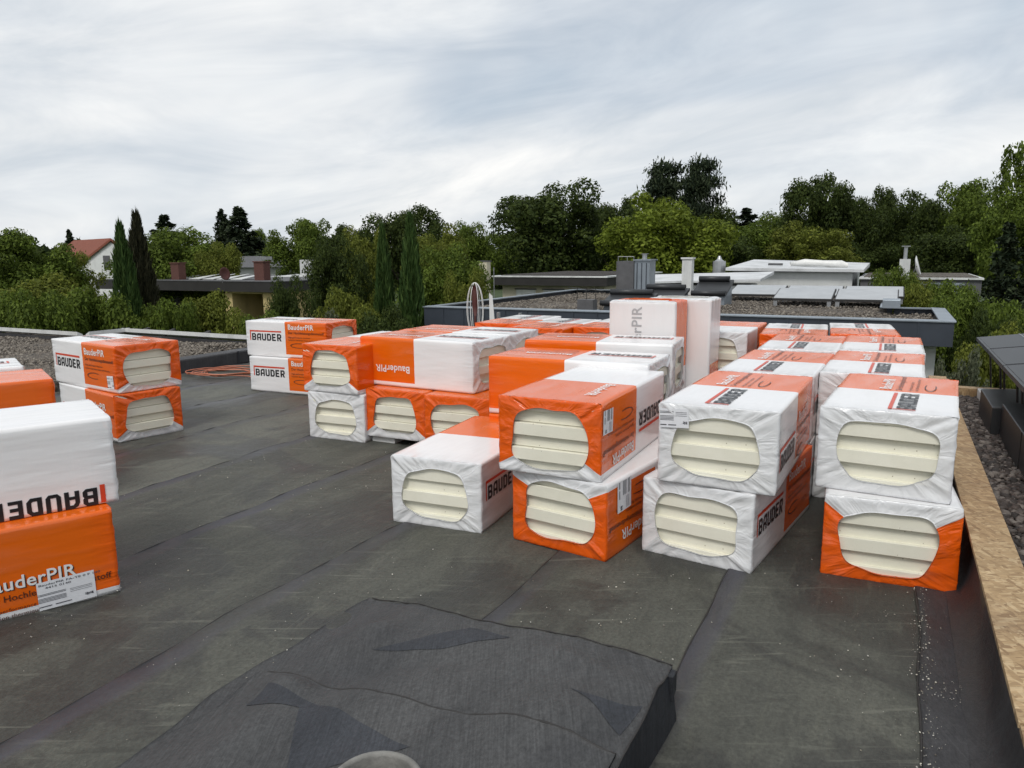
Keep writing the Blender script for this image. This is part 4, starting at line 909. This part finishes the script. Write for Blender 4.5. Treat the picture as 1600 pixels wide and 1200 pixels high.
# ------------------------------------------------------------------ vegetation
L_MID = leaf_mat('leaf_mid', (0.046, 0.072, 0.012), (0.147, 0.198, 0.032)); L_DARK = leaf_mat('leaf_dark', (0.021, 0.035, 0.010), (0.075, 0.101, 0.023))
L_LIGHT = leaf_mat('leaf_light', (0.080, 0.112, 0.012), (0.205, 0.250, 0.034)); L_OLIVE = leaf_mat('leaf_olive', (0.070, 0.090, 0.014), (0.192, 0.211, 0.038))
L_CON = leaf_mat('needle_dark', (.012, .021, .012), (.045, .060, .028), .1); L_CYP = leaf_mat('cypress_scale', (.020, .045, .012), (.070, .115, .030), .12)
L_GREY = leaf_mat('leaf_grey', (0.051, 0.064, 0.038), (0.154, 0.166, 0.102)); L_BRN = leaf_mat('cypress_brown', (.016, .018, .010), (.050, .048, .026), .1)
def leaves(pos, nrm, size, rg, asp=.55):
    n = len(pos); nrm = nrm/np.linalg.norm(nrm, axis=1, keepdims=True)
    t = rg.normal(size=(n, 3)); t -= nrm*(t*nrm).sum(1, keepdims=True); t /= np.linalg.norm(t, axis=1, keepdims=True); b = np.cross(nrm, t)
    s = (size*rg.uniform(.45, 1.5, n))[:, None] if np.isscalar(size) else (size*rg.uniform(.6, 1.35, n))[:, None]
    V = np.stack([pos-t*s, pos-b*s*asp+nrm*s*.15, pos+t*s, pos+b*s*asp+nrm*s*.15], 1).reshape(-1, 3)
    return V, np.arange(n*4).reshape(-1, 4)
def crown_mesh(name, mat, seed, ncl=46, n=9000, size=.055, rmin=.55, csize=(.16, .30), power=.8, airy=.0):
    rg = np.random.default_rng(seed); C = []
    while len(C) < ncl:
        d = rg.normal(size=3); d /= np.linalg.norm(d); 
        if d[2] < -.75: continue
        r = rg.uniform(rmin, .95) if rg.random() > .18 else rg.uniform(.1, rmin)
        w = 1-.25*max(0, -d[2]); lump = 1+.14*math.sin(3*math.atan2(d[1], d[0])+seed)+.10*math.sin(5*d[2]+seed*2)
        C.append(np.array([d[0]*r*w*lump, d[1]*r*w*lump, .5+.5*d[2]*r*lump]))
    C = np.array(C); cr_ = rg.uniform(*csize, ncl)
    k = rg.choice(ncl, n, p=cr_**2/(cr_**2).sum()); d = rg.normal(size=(n, 3)); d[:, 2] += .25; d /= np.linalg.norm(d, axis=1, keepdims=True)
    rr = rg.uniform(.45 if airy == 0 else .2, 1.12, n)**power
    far = rg.random(n) < .05; rr[far] *= rg.uniform(1.02, 1.25, far.sum())
    pos = C[k]+d*(rr*cr_[k])[:, None]*np.array([1, 1, .46])
    nr = d+rg.normal(size=(n, 3))*.55+np.array([0, 0, .35])
    V, F = leaves(pos, nr, size, rg); c4 = np.repeat(pos, 4, 0); V = c4+(V-c4)*np.array([1, 1, .55]); V[:, 2] = np.clip(V[:, 2], -.1, 1.15); return numesh(name, V, F, mat)
def cypress_mesh(name, mat, seed, n=7000):
    rg = np.random.default_rng(seed); h = rg.random(n)**.85; a = rg.uniform(0, 6.283, n)
    prof = np.interp(h, [0, .08, .3, .6, .85, 1], [.62, .9, 1., .82, .42, .02])*(1+.16*np.sin(a*5+h*9+seed)+.10*np.sin(a*9-h*23))
    r = prof*rg.uniform(.55, 1., n)**.5
    pos = np.stack([r*np.cos(a), r*np.sin(a), h], -1); t = np.stack([np.cos(a)*.3, np.sin(a)*.3, np.full(n, .16)], -1)+rg.normal(size=(n, 3))*np.array([.2, .2, .01])
    t /= np.linalg.norm(t, axis=1, keepdims=True); s = rg.uniform(.5, 1.2, n)[:, None]
    side = np.cross(t, rg.normal(size=(n, 3))); side /= np.linalg.norm(side, axis=1, keepdims=True)
    L = np.array([.20, .20, .055]); Wd = np.array([.085, .085, .012])
    V = np.stack([pos-side*Wd*s, pos+t*L*s*.5-side*Wd*s*.4, pos+t*L*s+np.array([0,0,.02])*s, pos+side*Wd*s], 1).reshape(-1, 3)
    return numesh(name, V, np.arange(n*4).reshape(-1, 4), mat)
def spruce_mesh(name, mat, seed, n=6500, tiers=17, droop=.22, flat=.5):
    rg = np.random.default_rng(seed); tz = np.linspace(.04, .98, tiers)+rg.uniform(-.012, .012, tiers); P = []; Nn = []
    for z in tz:
        nb = int(7+7*(1-z)); L0 = (1-z)**.85
        for q in range(nb):
            a = rg.uniform(0, 6.283); L = L0*rg.uniform(.7, 1.1)+.03; m = max(6, int(n/tiers/nb*(.4+1.4*(1-z))))
            s = rg.random(m)**.7; w = rg.normal(size=m)*.10*(1-.4*s)*(L+.15)
            x = s*L*math.cos(a)-w*math.sin(a); y = s*L*math.sin(a)+w*math.cos(a); zz = z+rg.uniform(-.02, .02)-droop*.25*L*s+.05*L*s*s-np.abs(rg.normal(size=m))*.030
            P.append(np.stack([x, y, zz], -1)); nn = rg.normal(size=(m, 3))*.5; nn[:, 2] += .9; Nn.append(nn)
    P = np.concatenate(P); V, F = leaves(P, np.concatenate(Nn), .05, rg, .5)
    c = np.repeat(P, 4, 0); V = c+(V-c)*np.array([1, 1, .45]); return numesh(name, V, F, mat)
def pine_mesh(name, mat, seed):
    rg = np.random.default_rng(seed); P = []; Nn = []
    for k in range(56):
        z = rg.uniform(.12, 1.); a = rg.uniform(0, 6.283); r = rg.uniform(.2, .95)*(1.25-z*.75); c = np.array([r*math.cos(a), r*math.sin(a), z]); m = 230
        d = rg.normal(size=(m, 3)); P.append(c+d*np.array([.135, .135, .028])); nn = rg.normal(size=(m, 3)); nn[:, 2] += 1; Nn.append(nn)
    P = np.concatenate(P); V, F = leaves(P, np.concatenate(Nn), .045, rg, .35); c = np.repeat(P, 4, 0); V = c+(V-c)*np.array([1, 1, .6]); return numesh(name, V, F, mat)
def birch_mesh(name, mat, seed, n=6000):
    rg = np.random.default_rng(seed); P = []
    for k in range(70):
        z = rg.uniform(.25, 1.02); a = rg.uniform(0, 6.283); r = rg.uniform(.1, 1.)*(1.1-.75*z)+.05; ln_ = rg.uniform(.08, .22); m = n//70
        s = rg.random(m); P.append(np.stack([r*math.cos(a)+rg.normal(size=m)*.05, r*math.sin(a)+rg.normal(size=m)*.05, z-ln_*s+rg.normal(size=m)*.012], -1))
    P = np.concatenate(P); V, F = leaves(P, rg.normal(size=P.shape), .032, rg, .6); c = np.repeat(P, 4, 0); V = c+(V-c)*np.array([1, 1, .5]); return numesh(name, V, F, mat)
CR = {}
for nm, mt in (('mid', L_MID), ('dark', L_DARK), ('light', L_LIGHT), ('olive', L_OLIVE)):
    for q in range(2): CR[nm, q] = crown_mesh('crown', mt, 40+q+len(CR)*3, ncl=64+10*q, n=30000, size=.028)
CR['airy', 0] = crown_mesh('crown', L_DARK, 77, ncl=60, n=24000, size=.024, csize=(.10, .20), airy=1, rmin=.35)
CR['shrub', 0] = crown_mesh('crown', L_MID, 81, ncl=40, n=26000, size=.029, csize=(.18, .32)); CR['shrub', 1] = crown_mesh('crown', L_OLIVE, 82, ncl=44, n=26000, size=.028, csize=(.16, .3)); CR['grey', 0] = crown_mesh('crown', L_GREY, 83, ncl=40, n=16000, size=.03, csize=(.12, .25), airy=1)
CR['cyp', 0] = cypress_mesh('crown', L_CYP, 5); CR['cyp', 1] = cypress_mesh('crown', L_CYP, 6); CR['cypb', 0] = cypress_mesh('crown', L_BRN, 8)
CR['spruce', 0] = spruce_mesh('crown', L_CON, 4, n=9000, tiers=24); CR['spruce', 1] = spruce_mesh('crown', L_CON, 9, tiers=13, droop=.5); CR['pine', 0] = pine_mesh('crown', L_CON, 3); CR['birch', 0] = birch_mesh('crown', L_MID, 2)
GZ = -3.2
def tree(px, pyt, wpx, depth, kind, label, name='tree', cat='tree', base=1.2, pyb=None, rz=None, group=None, ground=GZ):
    """crown top at the picture point (px, pyt) at that depth, crown width in picture units; stands on the ground"""
    p = at(px, pyt, depth); w = wpx*depth/FPX*1.02; top = p.z
    zb = at(px, pyb, depth).z if pyb else ground+base
    root = empty(name, (p.x, depth, ground), random.uniform(0, 6.28) if rz is None else rz)
    h = top-zb; c = link('crown', CR[kind], root); c.location = (0, 0, zb-ground); c.scale = (w/2, w/2, h)
    mb = MB(); r0 = max(.05, min(.35, w*.035)); th = zb-ground+h*.62
    mb.tube([(0,0,0), (.02*w,.01*w,th*.35), (-.01*w,.02*w,th*.7), (.01*w,0,th)], [r0*1.25, r0, r0*.75, r0*.25], 8)
    if kind[0] not in ('cyp', 'cypb', 'spruce'):
        for q in range(7):
            a = q*2.4+px; z0 = th*(.35+.07*q); L = w*(.36-.02*q)
            mb.tube([(0,0,z0), (L*.5*math.cos(a), L*.5*math.sin(a), z0+L*.35), (L*math.cos(a), L*math.sin(a), z0+L*.75)], [r0*.5, r0*.3, r0*.1], 6)
    mb.build('trunk', M_BARK, root, smooth=True)
    tag(root, label, cat, group); return root
T = tree
# far left
T(25, 362, 165, 34, ('mid', 0), 'mid green broad tree at the left picture edge'); T(106, 393, 96, 36, ('olive', 1), 'lighter bushy tree below the red roofed house'); T(107, 357, 60, 75, ('spruce', 0), 'tiny dark spruce tip left of the red roof', 'spruce_tree')
T(50, 425, 190, 24, ('shrub', 1), 'loose olive shrub mass at far left before the gravel', 'shrub', 'shrub', .3); T(135, 446, 150, 18, ('shrub', 0), 'dark green hedge bush left of the cypresses', 'shrub', 'shrub', .1); T(20, 452, 160, 17, ('shrub', 0), 'dense bush at the left edge beyond the white roof trim', 'shrub', 'shrub', .1)
T(187, 360, 46, 19, ('cyp', 0), 'left cypress of the pair at left', 'cypress', 'cypress', .1); T(212, 341, 50, 20, ('cypb', 0), 'taller brownish cypress of the pair at left', 'cypress', 'cypress', .1)
T(275, 355, 165, 44, ('mid', 1), 'large round green tree behind the left cypresses'); T(340, 385, 90, 42, ('olive', 0), 'light bushy tree above the left brick chimney'); T(256, 333, 160, 58, ('spruce', 1), 'broad dark conifer top behind the large round tree', 'conifer')
T(345, 325, 95, 70, ('spruce', 0), 'left spruce of the dark pair', 'spruce_tree'); T(372, 321, 145, 68, ('spruce', 0), 'right and taller spruce of the dark pair', 'spruce_tree')
T(405, 360, 50, 72, ('mid', 0), 'small tree right of the dark spruces'); T(470, 345, 110, 58, ('mid', 0), 'rounded tree behind the white square chimney'); T(545, 347, 90, 66, ('dark', 0), 'dark tree between the rounded tree and the tall one')
T(310, 452, 130, 21, ('shrub', 1), 'olive shrub before the yellow house', 'shrub', 'shrub', .1); T(370, 480, 110, 17, ('shrub', 1), 'low olive shrub left of the far package pair', 'shrub', 'shrub', .1); T(255, 465, 100, 19, ('shrub', 0), 'low shrub right of the brown cypress', 'shrub', 'shrub', .1)
T(450, 435, 80, 23, ('dark', 1), 'dark bush right of the yellow house', 'shrub', 'shrub', .1); T(430, 485, 120, 16.5, ('shrub', 0), 'low bush behind the far package pair', 'shrub', 'shrub', .1)
T(520, 372, 95, 28, ('dark', 1), 'dark slender tree left of the middle cypresses'); T(560, 362, 95, 34, ('olive', 0), 'olive green tree behind the middle cypresses'); T(545, 445, 110, 20, ('shrub', 1), 'pale green bush left of the middle cypresses', 'shrub', 'shrub', .1); T(500, 478, 110, 17, ('grey', 0), 'grey leaved bush behind the far package pair', 'shrub', 'shrub', .1)
T(597, 360, 34, 21, ('cyp', 1), 'left and shorter cypress of the middle pair', 'cypress', 'cypress', .1); T(640, 344, 42, 20, ('cyp', 0), 'right and taller cypress of the middle pair', 'cypress', 'cypress', .1)
T(635, 315, 130, 56, ('dark', 0), 'tall dark tree behind the middle cypresses'); T(725, 345, 95, 60, ('mid', 1), 'mid green tree left of the big round tree'); T(610, 470, 110, 18.5, ('dark', 0), 'dark bush at the foot of the middle cypresses', 'shrub', 'shrub', .1)
T(700, 380, 130, 27, ('mid', 1), 'leafy tree right of the middle cypresses'); T(680, 365, 110, 33, ('olive', 1), 'lighter tree showing above the leafy one', 'tree'); T(735, 430, 90, 25, ('olive', 0), 'light bush behind the cable post', 'shrub', 'shrub', .1)
# centre and right
T(862, 290, 190, 62, ('dark', 1), 'big round dark tree above the cream bungalow'); T(965, 303, 110, 70, ('dark', 0), 'dark tree between the big round tree and the light one'); T(1035, 303, 195, 56, ('light', 0), 'bright yellow green tree in the centre')
T(1040, 261, 110, 84, ('pine', 0), 'left pine of the tall dark pair', 'pine_tree'); T(1096, 256, 92, 82, ('pine', 0), 'right pine of the tall dark pair', 'pine_tree'); T(1110, 318, 100, 80, ('dark', 0), 'dark tree below the pines')
T(1168, 323, 170, 86, ('spruce', 1), 'small dark conifer right of the pines', 'conifer'); T(1205, 330, 130, 66, ('mid', 1), 'mid green tree right of the bright one'); T(1130, 370, 120, 58, ('dark', 1), 'dark tree right behind the bright green one')
T(1292, 262, 125, 62, ('dark', 0), 'tallest dark broadleaf tree above the white bungalow'); T(1275, 355, 140, 56, ('olive', 1), 'olive tree below the tallest broadleaf tree'); T(1368, 286, 85, 64, ('dark', 0), 'dark tree right of the tallest broadleaf tree'); T(1435, 302, 115, 60, ('dark', 1), 'dense dark tree left of the edge trees')
T(1345, 375, 120, 60, ('dark', 0), 'dark tree directly behind the white chimney at right'); T(1530, 285, 130, 54, ('mid', 0), 'broad tree at the right before the birch'); T(1585, 228, 110, 46, ('birch', 0), 'drooping birch at the right picture edge', 'birch_tree', base=2.5); T(1500, 355, 130, 50, ('dark', 1), 'dark tree under the broad one at right'); T(1610, 290, 140, 44, ('mid', 1), 'tree cut by the right picture edge below the birch')
T(1578, 343, 170, 27, ('spruce', 1), 'blue green conifer near the right picture edge', 'conifer', base=.2)
T(1405, 415, 80, 25, ('shrub', 0), 'bright shrub in front of the white chimney at right', 'shrub', 'shrub', .1); T(1450, 440, 110, 22, ('shrub', 1), 'olive shrub right of the neighbour roof corner', 'shrub', 'shrub', .1); T(1520, 455, 130, 19, ('shrub', 0), 'green shrub between the neighbour house and the conifer', 'shrub', 'shrub', .1); T(1595, 470, 120, 16, ('shrub', 0), 'shrub behind the solar panels at the right edge', 'shrub', 'shrub', .1)
T(1560, 500, 130, 13.5, ('shrub', 1), 'low shrub just beyond the solar panels', 'shrub', 'shrub', .1); T(1520, 535, 90, 11.5, ('grey', 0), 'grey leaved bush beyond the far end of the chipboard parapet', 'shrub', 'shrub', .1); T(1480, 552, 70, 10.6, ('grey', 0), 'low grey bush behind the right package column', 'shrub', 'shrub', .1); T(1550, 470, 110, 15.0, ('dark', 0), 'dark bush right of the blue grey fascia', 'shrub', 'shrub', .1)
T(1490, 436, 100, 24, ('shrub', 0), 'green bush hiding the grey bungalow at right', 'shrub', 'shrub', .1); T(1440, 425, 70, 26, ('shrub', 1), 'olive bush beside the pale satellite dish', 'shrub', 'shrub', .1); T(1250, 345, 110, 70, ('mid', 0), 'mid green tree left of the tallest broadleaf tree'); T(1400, 320, 120, 72, ('mid', 1), 'mid green tree filling the gap between the dark trees at right'); T(800, 365, 120, 75, ('mid', 0), 'low mid green tree left behind the big round tree')
# the wood that closes the view far away
rg = np.random.default_rng(17); n = 30000; ang = rg.uniform(-.85, .85, n); dist = rg.uniform(105, 125, n); hh = rg.random(n)**.8
topz = 2.2+1.2*np.sin(ang*23)+.9*np.sin(ang*57+1)+.6*np.sin(ang*131); pos = np.stack([dist*np.sin(ang), dist*np.cos(ang), GZ+hh*(topz-GZ)], -1)
V, F = leaves(pos, rg.normal(size=(n, 3)), .75, rg); o = link('distant_wood', numesh('distant_wood', V, F, L_DARK)); tag(o, 'dark far off belt of woodland closing the horizon', 'wood', kind='stuff')
